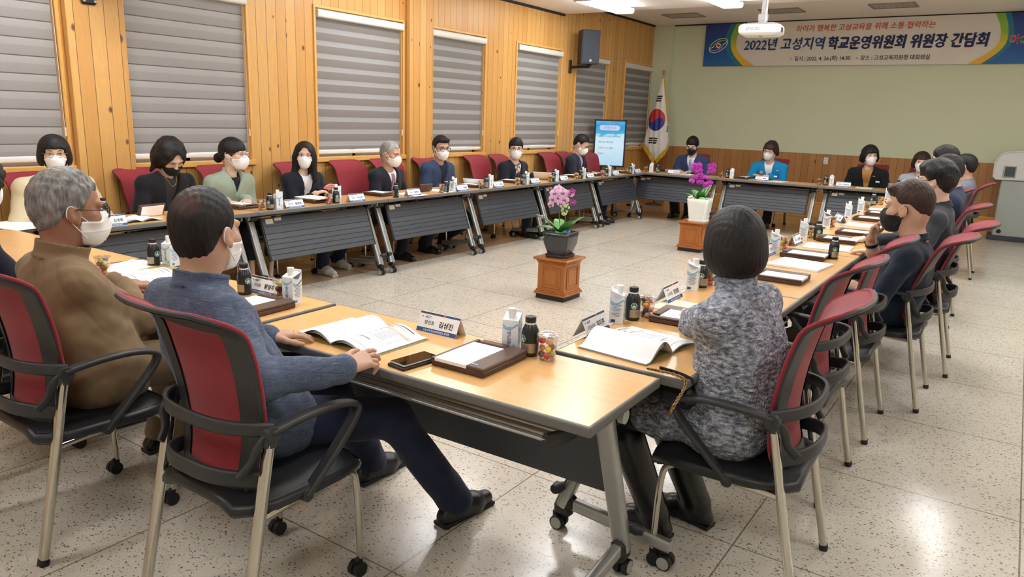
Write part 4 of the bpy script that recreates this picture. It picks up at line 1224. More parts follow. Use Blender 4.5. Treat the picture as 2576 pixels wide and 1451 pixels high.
# ------------------------------------------------------------------ the people
C_NAVY = m_cloth('navy_suit_wool', (32, 38, 54)); C_NAVY2 = m_cloth('blue_navy_blazer', (46, 62, 92)); C_DKNAVY = m_cloth('dark_navy_jacket', (28, 32, 44))
C_BLACK = m_cloth('black_jacket_wool', (24, 25, 29)); C_CHAR = m_cloth('charcoal_knit_top', (44, 48, 52)); C_BEIGE = m_cloth('beige_cotton_coat', (206, 192, 160), .06)
C_SAGE = m_cloth('sage_nylon_jacket', (148, 162, 144), .07, rough=.6); C_BLK_T = m_cloth('black_tee', (22, 22, 26)); C_WHITE = m_cloth('white_shirt_cotton', (232, 234, 238), .03)
C_BLUESUIT = m_cloth('slate_blue_suit', (50, 66, 100)); C_BRIGHT = m_cloth('bright_blue_jacket', (22, 132, 186), .06); C_MUST = m_cloth('mustard_silk_top', (176, 128, 66), .08, rough=.5)
C_PALE = m_cloth('pale_grey_tweed', (172, 180, 190), .08); C_GSUIT = m_cloth('mid_grey_suit', (104, 112, 122), .08); C_CHJ = m_cloth('charcoal_jacket', (52, 56, 62), .08)
C_POLO = m_cloth('navy_polo_pique', (26, 36, 52), .12); C_TROUS = m_cloth('dark_trousers', (32, 34, 42)); C_NTR = m_cloth('navy_trousers', (30, 36, 60), .1)
C_BROWN = m_cloth('brown_work_jacket', (124, 102, 74), .10, 160, rough=.8); C_BRTR = m_cloth('brown_trousers', (112, 94, 72), .08)
C_MEL = m_cloth('blue_grey_linen_melange', (74, 84, 106), .10, kind='melange', c2=(126, 140, 162))
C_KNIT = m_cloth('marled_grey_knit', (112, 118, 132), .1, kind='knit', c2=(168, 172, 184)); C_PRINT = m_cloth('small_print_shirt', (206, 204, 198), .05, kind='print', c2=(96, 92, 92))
C_STRIPE = m_cloth('blue_stripe_shirt', (196, 206, 230), .03, kind='stripe', c2=(110, 130, 184)); C_MAUVE = m_cloth('mauve_tie_silk', (150, 112, 146), .1, rough=.45); C_LTIE = m_cloth('pale_blue_tie_silk', (150, 166, 200), .08, rough=.45)
C_BLKTR = m_cloth('black_trousers', (20, 21, 24)); C_WPOLO = m_cloth('white_hooded_shirt', (228, 230, 236), .04); C_NPOLO = m_cloth('navy_pullover', (36, 44, 72), .1)
G_GOLD = flat('gold_spectacle_frame', (190, 150, 90), .3, .8); G_BLACK = flat('black_spectacle_frame', (22, 20, 20), .35); G_BROWN = flat('brown_spectacle_frame', (96, 60, 40), .35); G_STEEL = flat('steel_spectacle_frame', (150, 150, 150), .3, .9)
T_ = (M_SHOEB, M_TYRE); SNEAK = (flat('grey_canvas_shoe', (196, 192, 182), .7), M_SOLE); KHAKI = (flat('dark_olive_suede', (56, 50, 40), .8), M_TYRE)
SHORT = dict(kind='short', t=.014, top=.004); SHORTF = dict(kind='short', line='fringe', t=.016, top=.006)
P = {}
# --- along the windows
P[1] = person('woman in beige coat and thin gold glasses behind the grey-haired man in brown', (-.72, -1.20), 2, (-.60, -1.217, 1.194), -22, s=1.0, sex='f', skin='light', hair=dict(kind='bobshort', t=.020, top=.004), mask='w',
              glasses=dict(col=G_GOLD, size=(.025, .017)), shw=1.3, top=C_BEIGE, shirt=C_WHITE, vneck=.16, trousers=C_TROUS, shoe=T_, collar=.014,
              hands={-1: dict(pos=(-.42, -1.03, .775), dir=(.9, .1, -.1)), 1: dict(pos=(-.46, -1.33, .775), dir=(.9, .3, -.1))})
P[2] = person('woman in black blazer looking down, black mask below her nose, gold necklace', (-.715, -.42), 4, (-.57, -.376, 1.158), 2, 40, 4, s=1.02, sex='f', skin='light', hair=dict(kind='parted', t=.022, top=.004, wave=.007, wisp=1), mask='bl',
              top=C_BLACK, shirt=C_CHAR, vneck=.34, trousers=C_BLKTR, shoe=T_, headh=1.1, shw=1.12)
P[3] = person('woman in sage jacket over black tee with hair tied in a bun', (-.715, .16), 8, (-.58, .207, 1.158), 28, 0, s=1.02, sex='f', skin='light', hair=dict(kind='pony', t=.014, top=.006), mask='w', headh=1.06,
              glasses=dict(col=G_STEEL, r=.0012), top=C_SAGE, shirt=C_BLK_T, vneck=.20, trousers=C_BLKTR, shoe=SNEAK, collar=.03, hood=True, bulk=.012, bare_calf=True, shw=1.1,
              hands={-1: dict(pos=(-.50, .26, .775), dir=(.7, -.5, -.1)), 1: dict(pos=(-.47, .04, .775), dir=(.8, .45, -.1))})
P[4] = person('woman with long dark hair in navy jacket holding a pink pen', (-.715, 1.0), -4, (-.58, .97, 1.133), -40, 0, -3, s=1.0, sex='f', skin='light', hair=dict(kind='bob', line='parted', t=.018, top=.002, long=.22), haircol='black', mask='w',
              top=C_DKNAVY, shirt=C_WHITE, vneck=.36, trousers=C_NTR, shoe=SNEAK, lapel=False, feet={1: (-.46, 1.05, 0), -1: (-.60, 1.36, 0)},
              hands={-1: dict(pos=(-.50, 1.12, .80), dir=(.4, .5, .35), palm=(-.2, -.6, -.6), curl=.75), 1: dict(pos=(-.46, .98, .785), dir=(.3, .8, .2), curl=.6)})
P[5] = person('elderly man with silver hair in dark suit, white shirt and mauve tie', (-.715, 2.18), 0, (-.57, 2.118, 1.12), 14, 8, s=1.0, skin='mid', hair=dict(kind='short', t=.011), haircol='silver', mask='w',
              top=C_DKNAVY, shirt=C_WHITE, vneck=.34, tie=C_MAUVE, trousers=C_TROUS, shoe=T_, headh=1.06, feet={1: (-.42, 2.12, 0), -1: (-.50, 2.62, 0)})
P[6] = person('man in navy blazer and brown glasses with swept-up black hair', (-.715, 3.0), -4, (-.58, 2.962, 1.171), -24, 6, s=1.04, skin='mid', hair=dict(kind='short', t=.014, quiff=1), mask='w', glasses=dict(col=G_BROWN, size=(.025, .016), r=.0024),
              top=C_NAVY2, shirt=C_POLO, vneck=.34, trousers=C_TROUS, shoe=KHAKI, headh=1.1, feet={1: (-.57, 2.66, 0), -1: (-.715, 3.18, 0)})
P[7] = person('man in dark jacket over a small-patterned open shirt, wire glasses', (-.715, 4.56), -8, (-.58, 4.50, 1.133), -52, 0, s=1.04, skin='light', hair=dict(kind='short', line='fringe', t=.016, top=.004), mask='w', glasses=dict(col=G_BROWN, size=(.024, .016), r=.0014),
              top=C_DKNAVY, shirt=C_PRINT, vneck=.40, trousers=C_TROUS, shoe=T_, headh=1.12, shw=1.08, hands={-1: dict(pos=(-.46, 4.74, .78), dir=(.6, .5, -.05)), 1: dict(pos=(-.46, 4.42, .78), dir=(.8, .3, -.1))})
P[8] = person('man looking down in navy suit and blue striped shirt before the screen', (-.715, 6.32), 10, (-.58, 6.27, 1.175), 12, 30, s=1.08, skin='mid', hair=dict(kind='short', t=.012), mask='w',
              top=C_NAVY, shirt=C_STRIPE, vneck=.36, trousers=C_TROUS, shoe=T_, headh=1.15, shw=1.08)
# --- below the banner
P[9] = person('man in slate blue suit, pale tie and black mask beside the flag', (.43, 8.34), -90, (.434, 8.2, 1.178), -84, 18, s=1.1, skin='light', hair=dict(kind='crop', t=.016, top=.006), mask='b', glasses=dict(col=G_STEEL, r=.0014),
              top=C_BLUESUIT, shirt=C_WHITE, vneck=.34, tie=C_LTIE, trousers=C_TROUS, shoe=T_, headh=1.15, shw=1.12, feet={1: (.30, 8.0, 0), -1: (.55, 7.95, 0)},
              hands={-1: dict(pos=(.56, 8.0, .775), dir=(-.7, -.5, -.1)), 1: dict(pos=(.30, 8.02, .775), dir=(.5, -.8, -.1))})
P[10] = person('woman in bright blue jacket and white shirt holding a microphone', (1.74, 8.34), -90, (1.706, 8.2, 1.167), -98, 10, -6, s=1.12, sex='f', skin='light', hair=dict(kind='bobshort', line='crop', t=.014, top=.008, wave=.003), haircol='brown', mask='w', glasses=dict(col=G_STEEL, r=.0014),
              top=C_BRIGHT, shirt=C_WHITE, vneck=.36, trousers=C_BLKTR, shoe=T_, headh=1.17, shw=1.18,
              hands={-1: dict(pos=(1.80, 7.98, .79), dir=(-.75, -.45, .05), curl=.7), 1: dict(pos=(1.56, 7.98, .79), dir=(.75, -.45, .05), curl=.6)})
P[11] = person('woman in black jacket over mustard top with a name badge', (3.13, 8.36), -90, (3.135, 8.2, 1.172), -62, 2, 4, s=1.1, sex='f', skin='light', hair=dict(kind='bobshort', t=.024, top=.006, wave=.006), mask='w',
              top=C_BLACK, shirt=C_MUST, vneck=.42, trousers=C_BLKTR, shoe=T_, headh=1.14, shw=1.16, lapel=False)
P[12] = person('woman in pale grey jacket half hidden behind the men at the aisle', (3.82, 8.36), -90, (3.805, 8.2, 1.12), -84, 2, s=1.08, sex='f', skin='light', hair=dict(kind='bobshort', t=.022, top=.006), haircol='brown', mask='w',
              top=C_PALE, shirt=C_WHITE, vneck=.12, trousers=C_BLKTR, shoe=T_, headh=1.12, shw=1.1)
# --- along the aisle, seen from behind
P[13] = person('man in grey suit at the far end of the aisle side', (4.46, 5.85), 178, (4.454, 5.9, 1.187), 172, 0, s=1.05, skin='mid', hair=dict(kind='short', t=.014), mask='w', top=C_GSUIT, shirt=C_WHITE, vneck=.3, trousers=C_TROUS, shoe=T_, collar=.02)
P[14] = person('man with thick dark fringe and wire glasses, body hidden behind others', (4.36, 4.66), 180, (4.345, 4.7, 1.280), 178, 4, s=1.02, skin='light', hair=dict(kind='crop', t=.024, top=.006), mask='w', glasses=dict(col=G_STEEL), top=C_GSUIT, trousers=C_TROUS, shoe=T_)
P[15] = person('man with bowed black-haired head in white shirt and navy pullover', (4.46, 3.3), 180, (4.49, 3.3, 1.232), 176, 22, s=1.02, skin='mid', hair=dict(kind='short', t=.020, top=.004, line='crop'), mask='w', top=C_NPOLO, shirt=C_WPOLO, trousers=C_TROUS, shoe=T_, collar=.02)
P[16] = person('man in charcoal jacket with tousled black hair and black glasses', (4.54, 1.93), 178, (4.531, 1.92, 1.231), 166, 2, s=1.04, skin='light', hair=dict(kind='short', line='fringe', t=.026, top=.010, wave=.006, quiff=1), mask='w', glasses=dict(col=G_BLACK, r=.0022), top=C_CHJ, trousers=C_TROUS, shoe=T_, near=1, collar=.022, shw=1.05, headh=1.02,
              hands={-1: dict(pos=(4.27, 1.55, .775), dir=(-.9, .25, -.12), curl=.25), 1: dict(pos=(4.14, 2.15, .775), dir=(-.9, -.2, -.1))}, extras=dict(topname='jacket'))
P[17] = person('man in navy polo and black mask raising a hand to his chin', (4.49, 1.08), 178, (4.485, 1.06, 1.118), 166, 2, s=1.08, skin='mid', hair=dict(kind='short', t=.012, top=.012, quiff=1, fade=.08, line='fade'), haircol='brown', mask='b', top=C_POLO, sleeve=.10, trousers=C_NTR, shoe=T_, near=2, collar=.020, headh=1.18, shw=1.0, bulk=.012, wr=.004,
              hands={1: dict(pos=(4.295, 1.22, .900), dir=(.22, -.2, .88), palm=(.9, -.35, .0), curl=(.75, .95, 1.05, 1.15), thumb=.9, pole=(-.45, .35, -.8)), -1: dict(pos=(4.22, .86, .69), dir=(-.9, .2, -.05), curl=.5, pole=(.5, -.6, -.5))}, watch=(1, flat('black_watch_strap', (16, 16, 18), .5), .036), extras=dict(topname='polo_shirt'))
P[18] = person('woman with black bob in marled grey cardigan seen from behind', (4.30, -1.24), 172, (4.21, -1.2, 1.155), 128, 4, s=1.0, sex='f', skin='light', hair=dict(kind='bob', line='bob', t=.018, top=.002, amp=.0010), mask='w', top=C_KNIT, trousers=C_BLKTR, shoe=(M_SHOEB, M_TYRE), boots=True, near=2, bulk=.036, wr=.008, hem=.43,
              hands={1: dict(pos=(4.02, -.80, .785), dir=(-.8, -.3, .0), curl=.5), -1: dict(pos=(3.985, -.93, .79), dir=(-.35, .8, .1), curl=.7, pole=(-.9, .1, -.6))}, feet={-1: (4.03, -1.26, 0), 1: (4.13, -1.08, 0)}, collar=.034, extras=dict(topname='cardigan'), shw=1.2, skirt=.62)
# --- near row, backs to the camera
M_THIN = m_hair('thinning_black_hair', (16, 14, 14), (30, 26, 25)); nt = M_THIN.node_tree
def thin_crown(pp):
    """scalp showing through the thinning crown"""
    c = pp['hd']+pp['R'] @ v3(.012, -.085, .085)*pp['hs']; co = nt.nodes.new('ShaderNodeTexCoord'); d = nt.nodes.new('ShaderNodeVectorMath'); d.operation = 'DISTANCE'; d.inputs[1].default_value = tuple(c)
    nt.links.new(co.outputs['Object'], d.inputs[0]); r = nt.nodes.new('ShaderNodeMapRange'); r.inputs[1].default_value = .058; r.inputs[2].default_value = .020; r.inputs[3].default_value = 0; r.inputs[4].default_value = .42; nt.links.new(d.outputs['Value'], r.inputs[0])
    b_ = nt.nodes['Principled BSDF']; old = b_.inputs['Base Color'].links[0].from_socket; m = nt.nodes.new('ShaderNodeMix'); m.data_type = 'RGBA'; nt.links.new(r.outputs[0], m.inputs[0]); nt.links.new(old, m.inputs[6]); m.inputs[7].default_value = srgb(112, 76, 64); nt.links.new(m.outputs[2], b_.inputs['Base Color'])
P[19] = person('man in blue-grey melange blazer gripping the near table edge', (2.99, -2.285), 88, (2.80, -2.29, 1.148), 108, 3, -3, s=1.04, skin='mid', hair=dict(kind='short', t=.012, top=.006, amp=.0012, fade=.09), haircol=M_THIN, mask='w', top=C_MEL, shirt=C_BLK_T, vneck=.20, trousers=C_NTR, shoe=T_, near=2, collar=.026, headh=1.13, wr=.007, bulk=.010, hem=.40,
              feet={1: (3.365, -1.66, 0), -1: (2.87, -1.62, 0)},
              hands={-1: dict(pos=(2.90, -2.15, .775), dir=(.35, .92, -.05), curl=(.28, .25, .25, .3), pole=(-.7, -.4, -.5)), 1: dict(pos=(3.345, -2.20, .772), dir=(.12, .98, .12), palm=(-.35, .05, -.9), curl=(.25, .45, .75, .85), pole=(.75, -.55, -.45))})
thin_crown(P[19])
P[20] = person('man with grey hair and black glasses in brown jacket', (2.13, -2.385), 84, (2.03, -2.36, 1.155), 80, 4, s=1.1, skin='dark', hair=dict(kind='short', t=.014, top=.006, curl=.0035, amp=.0008, fade=.07), haircol='grey', mask='w', glasses=dict(col=G_BLACK, r=.0022), top=C_BROWN, trousers=C_BRTR, shoe=T_, near=2, collar=.034, headh=1.17, bulk=.032, wr=.0075, shw=1.08, hem=.42,
              hands={1: dict(pos=(1.93, -2.13, .80), dir=(.35, .9, -.05), curl=.6, pole=(.9, -.2, -.35)), -1: dict(pos=(1.80, -2.1, .79), dir=(.5, .8, -.1), curl=.5)}, watch=(1, M_STEEL, .034), feet={1: (2.14, -2.06, 0), -1: (1.9, -2.0, 0)})
P[21] = person('person cut off by the picture edge, only dark curly hair showing', (1.40, -2.42), 88, (1.335, -2.42, 1.205), 110, 2, s=1.0, sex='f', skin='mid', hair=dict(kind='bobshort', line='crop', t=.036, curl=.007), mask='w', top=C_DKNAVY, trousers=C_TROUS, shoe=T_)
# ------------------------------------------------------------------ things on the tables
M_PAPER = flat('white_paper', (240, 241, 242), .7, var=.015); M_PAPERC = flat('cream_paper', (236, 228, 198), .7, var=.02)
M_OLIVE = flat('olive_cover', (168, 158, 92), .6, var=.05); M_MANILA = flat('manila_envelope', (206, 178, 104), .6, var=.05)
M_INK = flat('black_ink', (20, 20, 24), .6); M_INKG = flat('grey_ink', (120, 124, 134), .6); M_INKF = flat('faint_ink', (196, 198, 204), .6); M_NAVYI = flat('navy_print', (38, 78, 136), .5); M_DKI = flat('dark_strip_print', (74, 66, 72), .5)
M_WHI = flat('white_print', (236, 240, 246), .6); M_ORI = flat('orange_print', (226, 110, 60), .5); M_PEACH = flat('peach_print', (240, 190, 160), .6); M_GRI = flat('green_print', (70, 130, 70), .5)
M_TRAY = flat('dark_brown_leather', (74, 48, 38), .42, var=.10, vscale=60, bump=.06); M_TRAY2 = flat('dark_brown_wood_flap', (88, 64, 52), .4, var=.14, vscale=25)
M_STKB = flat('pale_blue_sticker', (150, 176, 222), .5)
M_CARTON = flat('milk_white_carton', (232, 236, 240), .4, var=.015); M_WAVE = flat('light_blue_print', (150, 196, 228), .45); M_CARTG = flat('grey_blue_print', (120, 140, 170), .5)
M_CAP = flat('white_screw_cap', (240, 240, 238), .4); M_BOT = flat('black_bottle', (30, 32, 34), .3, var=.05); M_BCAP = flat('black_bottle_cap', (24, 24, 26), .35)
M_SILV = flat('champagne_label', (172, 158, 140), .35, .5); M_BNECK = flat('white_bottle_neck', (224, 224, 218), .4); M_EMG = flat('emblem_green', (32, 110, 74), .5)
def m_clear(name, fac=.86, rough=.04):
    t = NT(name); mx = t.n('ShaderNodeMixShader', i_0=fac); tr = t.n('ShaderNodeBsdfTransparent'); gl = t.n('ShaderNodeBsdfGlossy', i_Roughness=rough)
    lw = t.n('ShaderNodeLayerWeight', i_Blend=.35); f = t.math('MULTIPLY_ADD', lw.outputs['Facing'], -.5, fac+.08)
    t.t.links.new(f, mx.inputs[0]); t.t.links.new(gl.outputs[0], mx.inputs[1]); t.t.links.new(tr.outputs[0], mx.inputs[2])
    t.t.links.new(mx.outputs[0], t.t.nodes['Material Output'].inputs[0]); return t.m
M_CLEAR = m_clear('clear_plastic')
FR = {k: flat('fruit_'+k, c, .35, var=.12, vscale=60, coat=.3) for k, c in dict(orange=(238, 140, 40), yellow=(240, 206, 60), tomato=(196, 62, 40), grape=(70, 34, 44), green=(186, 196, 90), red=(206, 60, 66), pink=(222, 150, 140), plum=(92, 60, 52)).items()}
FK = list(FR)
ZT = TH + .0005
def name_plate(x, y, rz, org, nm, label, band='고성지역 학교운영위원장 협의회', w=.19, h=.082):
    b = MB(); dp, hz = .034, .074
    for s_ in (1, -1):
        n = Vector((0, -s_*hz, dp)).normalized()
        O = Vector((0, -s_*dp/2, hz/2)); X = Vector((s_, 0, 0)); M_ = frame(O, X, n); L = math.hypot(dp, hz)
        b.box((0, 0, -.0006), (w, L, .0012), 0, M=M_)
        e = Matrix.Translation((0, 0, .0004)); e2 = Matrix.Translation((0, 0, .0008))
        b.box((-w*.2, L/2-.006, .0002), (w*.6, .0075, .0004), 2, M=M_); b.box((w*.3, L/2-.006, .0002), (w*.4, .0075, .0004), 1, M=M_); b.box((w*.11, L/2-.006, .0004), (.01, .0075, .0004), 5, M=M_)
        b.box((0, -L/2+.010, .0002), (w, .0165, .0004), 1, M=M_)
        if band: b.text(band, M_ @ Matrix.Translation((0, -L/2+.0065, .0008)), .0095, 4, bold=.012, maxw=w*.82)
        b.text(org, M_ @ Matrix.Translation((-w*.22, -.007, .0006)), .017, 3, bold=.012, maxw=w*.34)
        b.text(nm, M_ @ Matrix.Translation((w*.20, -.010, .0006)), .025, 3, bold=.025, maxw=w*.46)
        b.cyl(M_ @ Vector((-w*.42, .020, .0001)), M_ @ Vector((-w*.42, .020, .0006)), .0035, n=10, mat=5)
        b.tube([M_ @ Vector((-w*.36+.004*i, .019+.003*math.sin(i*1.2), .0008)) for i in range(7)], .0008, 4, 1)
        b.tube([M_ @ Vector((-w*.26+.012*math.cos(t*.5), .020+.005*math.sin(t*.5), .0008)) for t in range(9)], .0007, 4, 1)
    o = b.obj('name_plate', [M_PAPER, M_NAVYI, M_DKI, M_INK, M_WHI, M_ORI], loc=(x, y, ZT), rotz=rz)
    return tag(o, label, 'name plate', 'tent name plates')
def build_carton(label):
    T = thing('drink_carton', label, 'carton', group='white drink cartons'); b = MB(); w = .029
    bt = [(-w, -w), (w, -w), (w, w), (-w, w)]
    vs = [(x, y, 0) for x, y in bt] + [(-w, -w, .118), (w, -w, .118), (w, w, .138), (-w, w, .138)]
    b.add(vs, [(3, 2, 1, 0), (0, 1, 5, 4), (1, 2, 6, 5), (2, 3, 7, 6), (3, 0, 4, 7), (4, 5, 6, 7)], 0)
    b.box((0, w-.002, .141), (w*2, .004, .008), 0)
    for s_ in (-1, 1): b.add([(s_*w, -w, .118), (s_*(w+.001), w, .138), (s_*(w+.004), .004, .108)], [(0, 1, 2), (2, 1, 0)], 0)
    for fc in ('f', 'r', 'l', 'b'):
        ang = {'f': 0, 'r': PI/2, 'b': PI, 'l': -PI/2}[fc]
        M_ = Matrix.Rotation(ang, 4, 'Z') @ frame(Vector((0, -w-.0004, .06)), (1, 0, 0), (0, -1, 0))
        for i in range(2):
            pts = [M_ @ Vector((-.027+.009*k, .040-.012*math.sin(k*.6+i*.5)-i*.004+(0 if fc in 'fb' else -.004), .0006)) for k in range(7)]
            b.tube(pts, 1.0, 6, 1, rect=(.0006, .006-.002*i), up=tuple((Matrix.Rotation(ang, 4, 'Z') @ Vector((0, 0, 1)))))
        if fc in 'fb':
            for i, ch in enumerate('자연드림'): b.text(ch, M_ @ Matrix.Translation((-.004, .020-i*.0165, .0003)), .0165, 2, bold=.018)
            b.text('순수', M_ @ Matrix.Translation((-.019, -.020, .0003)), .0075, 3) if False else None
            b.cyl(M_ @ Vector((.014, -.036, .0001)), M_ @ Vector((.014, -.036, .0005)), .0075, n=16, mat=1)
            b.box((0, -.052, .0002), (.05, .006, .0004), 1, M=M_)
        else:
            for i in range(9): b.box((0, .020-i*.006, .0002), (.044-.01*(i % 3), .0022, .0004), 3, M=M_)
            b.box((-.012, -.048, .0002), (.018, .012, .0004), 2 if fc == 'l' else 3, M=M_)
    b.obj('carton_body', [M_CARTON, M_WAVE, M_NAVYI, M_CARTG], T)
    b = MB(); b.cyl((0, -.006, .122), (0, -.006, .140), .013, n=18); b.cyl((0, -.006, .138), (0, -.006, .157), .0145, n=22); b.cyl((0, -.006, .157), (0, -.006, .1575), .012, n=18)
    b.obj('screw_cap', M_CAP, T); return T
def build_bottle(label):
    T = thing('coffee_bottle', label, 'bottle', group='black coffee bottles')
    b = MB(); b.lathe([(.001, 0), (.028, 0), (.0305, .003), (.031, .010), (.031, .082), (.0285, .094), (.022, .108), (.0185, .114)], 28); b.obj('bottle_body', M_BOT, T)
    b = MB(); b.lathe([(.0186, .112), (.019, .114), (.0185, .121), (.017, .123)], 24); b.obj('neck_ring', M_BNECK, T)
    b = MB(); b.lathe([(.0185, .1195), (.0195, .121), (.0195, .137), (.018, .140), (.012, .1405), (.0001, .1405)], 26); b.obj('bottle_cap', M_BCAP, T)
    b = MB()
    b.grid(lambda u, v: (.0313*math.sin((u-.5)*2.2), -.0313*math.cos((u-.5)*2.2), .014+v*.034), 18, 2, 0)
    b.grid(lambda u, v: (.0313*math.sin(PI+(u-.5)*2.0), -.0313*math.cos(PI+(u-.5)*2.0), .012+v*.06), 18, 2, 3)
    for a0 in (-.55, 1.7):
        def cp(dx, dz, off): a = a0+dx/.0311; return ((.0312+off)*math.sin(a), -(.0312+off)*math.cos(a), .064+dz)
        def disc(r, off, m, cx=0, cz=0, sx=1.0):
            vs = [cp(cx, cz, off)] + [cp(cx+sx*r*math.cos(t*PI/14), cz+r*math.sin(t*PI/14), off) for t in range(28)]
            b.add(vs, [(0, 1+t, 1+(t+1) % 28) for t in range(28)], m, True)
        disc(.0150, .0004, 1); disc(.0138, .0006, 2); disc(.0128, .0008, 1)
        disc(.0055, .0010, 2, 0, -.001, .8); disc(.0042, .0010, 2, 0, .0065, .8)
        for s_ in (-1, 1):
            for q in range(3): disc(.0016, .0010, 2, s_*(.0062+.002*q), -.005+.0042*q, .8)
            disc(.0030, .0010, 2, s_*.0045, -.0085, .6)
        disc(.0030, .0012, 1, 0, .0058, .8)
    for i, wd in enumerate((.026, .018)):
        for k in range(3): b.grid(lambda u, v: (.0316*math.sin((u-.5)*wd/.0313*.9), -.0316*math.cos((u-.5)*wd/.0313*.9), .040-.006*k-.003*i+v*.0016), 8, 2, 3)
    b.obj('bottle_label', [M_SILV, M_EMG, M_WHI, M_INKG], T); return T
def fruit_bits(seed, n, ztop):
    rnd = random.Random(seed); out = []
    z = .012
    k = 0
    while len(out) < n:
        a = k*2.4+rnd.random()*.8; rr = .0165 if k % 4 else .004
        out.append((rr*math.cos(a), rr*math.sin(a), z+rnd.random()*.004, rnd.choice(FK), rnd.random()))
        k += 1
        if k % 3 == 0: z += .0205
        if z > ztop: break
    return out
def fruit_shape(b, c, kind, rnd, mat=0):
    if kind in ('tomato', 'grape', 'plum', 'green'): b.ell(c, (.0125, .012, .0125), mat, 14, 9)
    else:
        R = Matrix.Rotation(rnd*6, 3, 'Z') @ Matrix.Rotation(rnd*2, 3, 'X')
        b.ell(c, (.0155, .011, .0105), mat, 12, 8, R)
def build_cup(label, seed, simple=True):
    T = thing('fruit_cup', label, 'cup', group='clear cups of cut fruit')
    b = MB(); b.lathe([(.0005, .002), (.0285, .002), (.0295, .006), (.0345, .080), (.0365, .083), (.0365, .086)], 28); b.lathe([(.0285, 0), (.0295, .004)], 28); b.obj('cup_wall', M_CLEAR, T)
    b = MB(); b.lathe([(.0385, .084), (.0385, .0895), (.034, .0915), (.030, .0895), (.0001, .0895)], 28); b.lathe([(.0001, .0905), (.018, .0905), (.018, .092), (.0001, .092)], 20)
    b.obj('lid', M_CLEAR, T)
    if simple:
        b = MB(); mats = []
        for x, y, z, k, r in fruit_bits(seed, 12, .078):
            if FR[k] not in mats: mats.append(FR[k])
            fruit_shape(b, (x*1.05, y*1.05, z), k, r, mats.index(FR[k]))
        o = b.obj('cut_fruit', mats, T); o['kind'] = 'stuff'
    return T
def build_tray(label):
    T = thing('notepad_tray', label, 'notepad tray', group='brown notepad trays')
    b = MB(); b.box((0, 0, .010), (.215, .265, .020), bev=.004); b.box((-.1, 0, .024), (.016, .265, .010), bev=.002); b.obj('tray_base', M_TRAY, T)
    b = MB(); b.box((.072, 0, .026), (.070, .265, .012), bev=.003); fl = b.obj('side_flap', M_TRAY2, T)
    b = MB(); b.box((.055, -.108, .0325), (.028, .007, .0008)); b.obj('sticker', M_STKB, fl)
    b = MB(); b.box((-.026, -.022, .0255), (.130, .222, .011)); b.obj('paper_pad', M_PAPER, T)
    b = MB(); b.box((-.018, .110, .030), (.112, .036, .011), bev=.004); b.obj('pen_cover', M_TRAY, T)
    return T
def paper_sheet(x, y, rz, label, w=.21, h=.297, th=.003, z=ZT, lines=True, mat=None, curl=0.0, seed=0):
    b = MB(); rnd = random.Random(seed+int(x*100))
    def top(u, v): return ((u-.5)*w, (v-.5)*h, th+curl*max(0, u-.55)**2*4+.0008*math.sin(v*5+seed))
    b.grid(top, 10, 8, 0); b.grid(lambda u, v: tuple(Vector(top(1-u, v))-Vector((0, 0, th))), 10, 8, 0)
    rim = [top(i/9., 0) for i in range(10)]+[top(1, i/7.) for i in range(1, 8)]+[top(1-i/9., 1) for i in range(1, 10)]+[top(0, 1-i/7.) for i in range(1, 7)]
    n = len(rim); b.add(rim+[tuple(Vector(p)-Vector((0, 0, th))) for p in rim], [(i, n+i, n+(i+1) % n, (i+1) % n) for i in range(n)], 0)
    if lines:
        for i in range(12):
            yy = h*.38-i*h*.062; ln = w*(.3+.4*rnd.random())
            b.add([(-w*.4, yy, th+.0012), (-w*.4+ln, yy, th+.0012), (-w*.4+ln, yy+.0022, th+.0012), (-w*.4, yy+.0022, th+.0012)], [(0, 1, 2, 3)], 1)
    o = b.obj('paper_sheet', [mat or M_PAPER, M_INKF], loc=(x, y, z), rotz=rz); return tag(o, label, 'paper', 'papers on the tables')
def open_booklet(x, y, rz, label, wl=.20, h=.27, ll=.02, lr=.02, fold=False, pic=False):
    T = thing('open_booklet', label, 'booklet', (x, y, ZT), rz, 'open booklets')
    def page(sd, v, th, lift):
        def f(u, q):
            t = u; xx = sd*t*wl*(1-.06*math.sin(PI*t)); z = th+lift*math.sin(PI*min(1, t*1.15+.02))*(1-.25*t)
            return (xx, (q-.5)*h, z)
        return f
    for sd, lift, nm in ((-1, ll, 'left_page'), (1, lr, 'right_page')):
        b = MB()
        for k in range(4):
            fn = page(sd, 0, .0016+.0018*k, lift*(1+.08*k)); b.grid(fn if sd > 0 else (lambda u, q, fn=fn: fn(1-u, q)), 16, 5, 0 if k == 3 or k != 1 else 0)
        fn = page(sd, 0, .0016+.0018*3+.0006, lift*1.24)
        def line(u0, u1, q, hq, m):
            b.grid(lambda u, v: fn(u0+(u1-u0)*u, q+hq*v), 8, 2, m)
        if sd > 0 or pic:
            line(.10, .78, .93, .018, 3); line(.12, .55, .895, .006, 1); line(.12, .7, .875, .006, 1); line(.10, .4, .83, .012, 3)
            line(.14, .90, .74, .045, 2)
            for i in range(9): line(.16, .30+.06*(i % 3), .70-.035*i, .007, 1); line(.45, .70, .70-.035*i, .006, 1); line(.78, .86, .70-.035*i, .006, 2 if i % 4 == 1 else 1)
            for yy in (.74, .36): line(.14, .90, yy-.003, .003, 1)
            line(.10, .60, .28, .012, 3); line(.12, .45, .24, .006, 1); line(.12, .8, .10, .006, 1)
        b.obj(nm, [M_PAPER, M_INKG, M_PEACH, M_INK], T)
    b = MB(); b.box((wl*.51, 0, .0008), (wl*1.04, h*1.02, .0012), bev=.0005); b.box((-wl*.5, 0, .0008), (wl*1.0, h*1.01, .0012), bev=.0005); b.obj('cover', M_OLIVE, T)
    return T

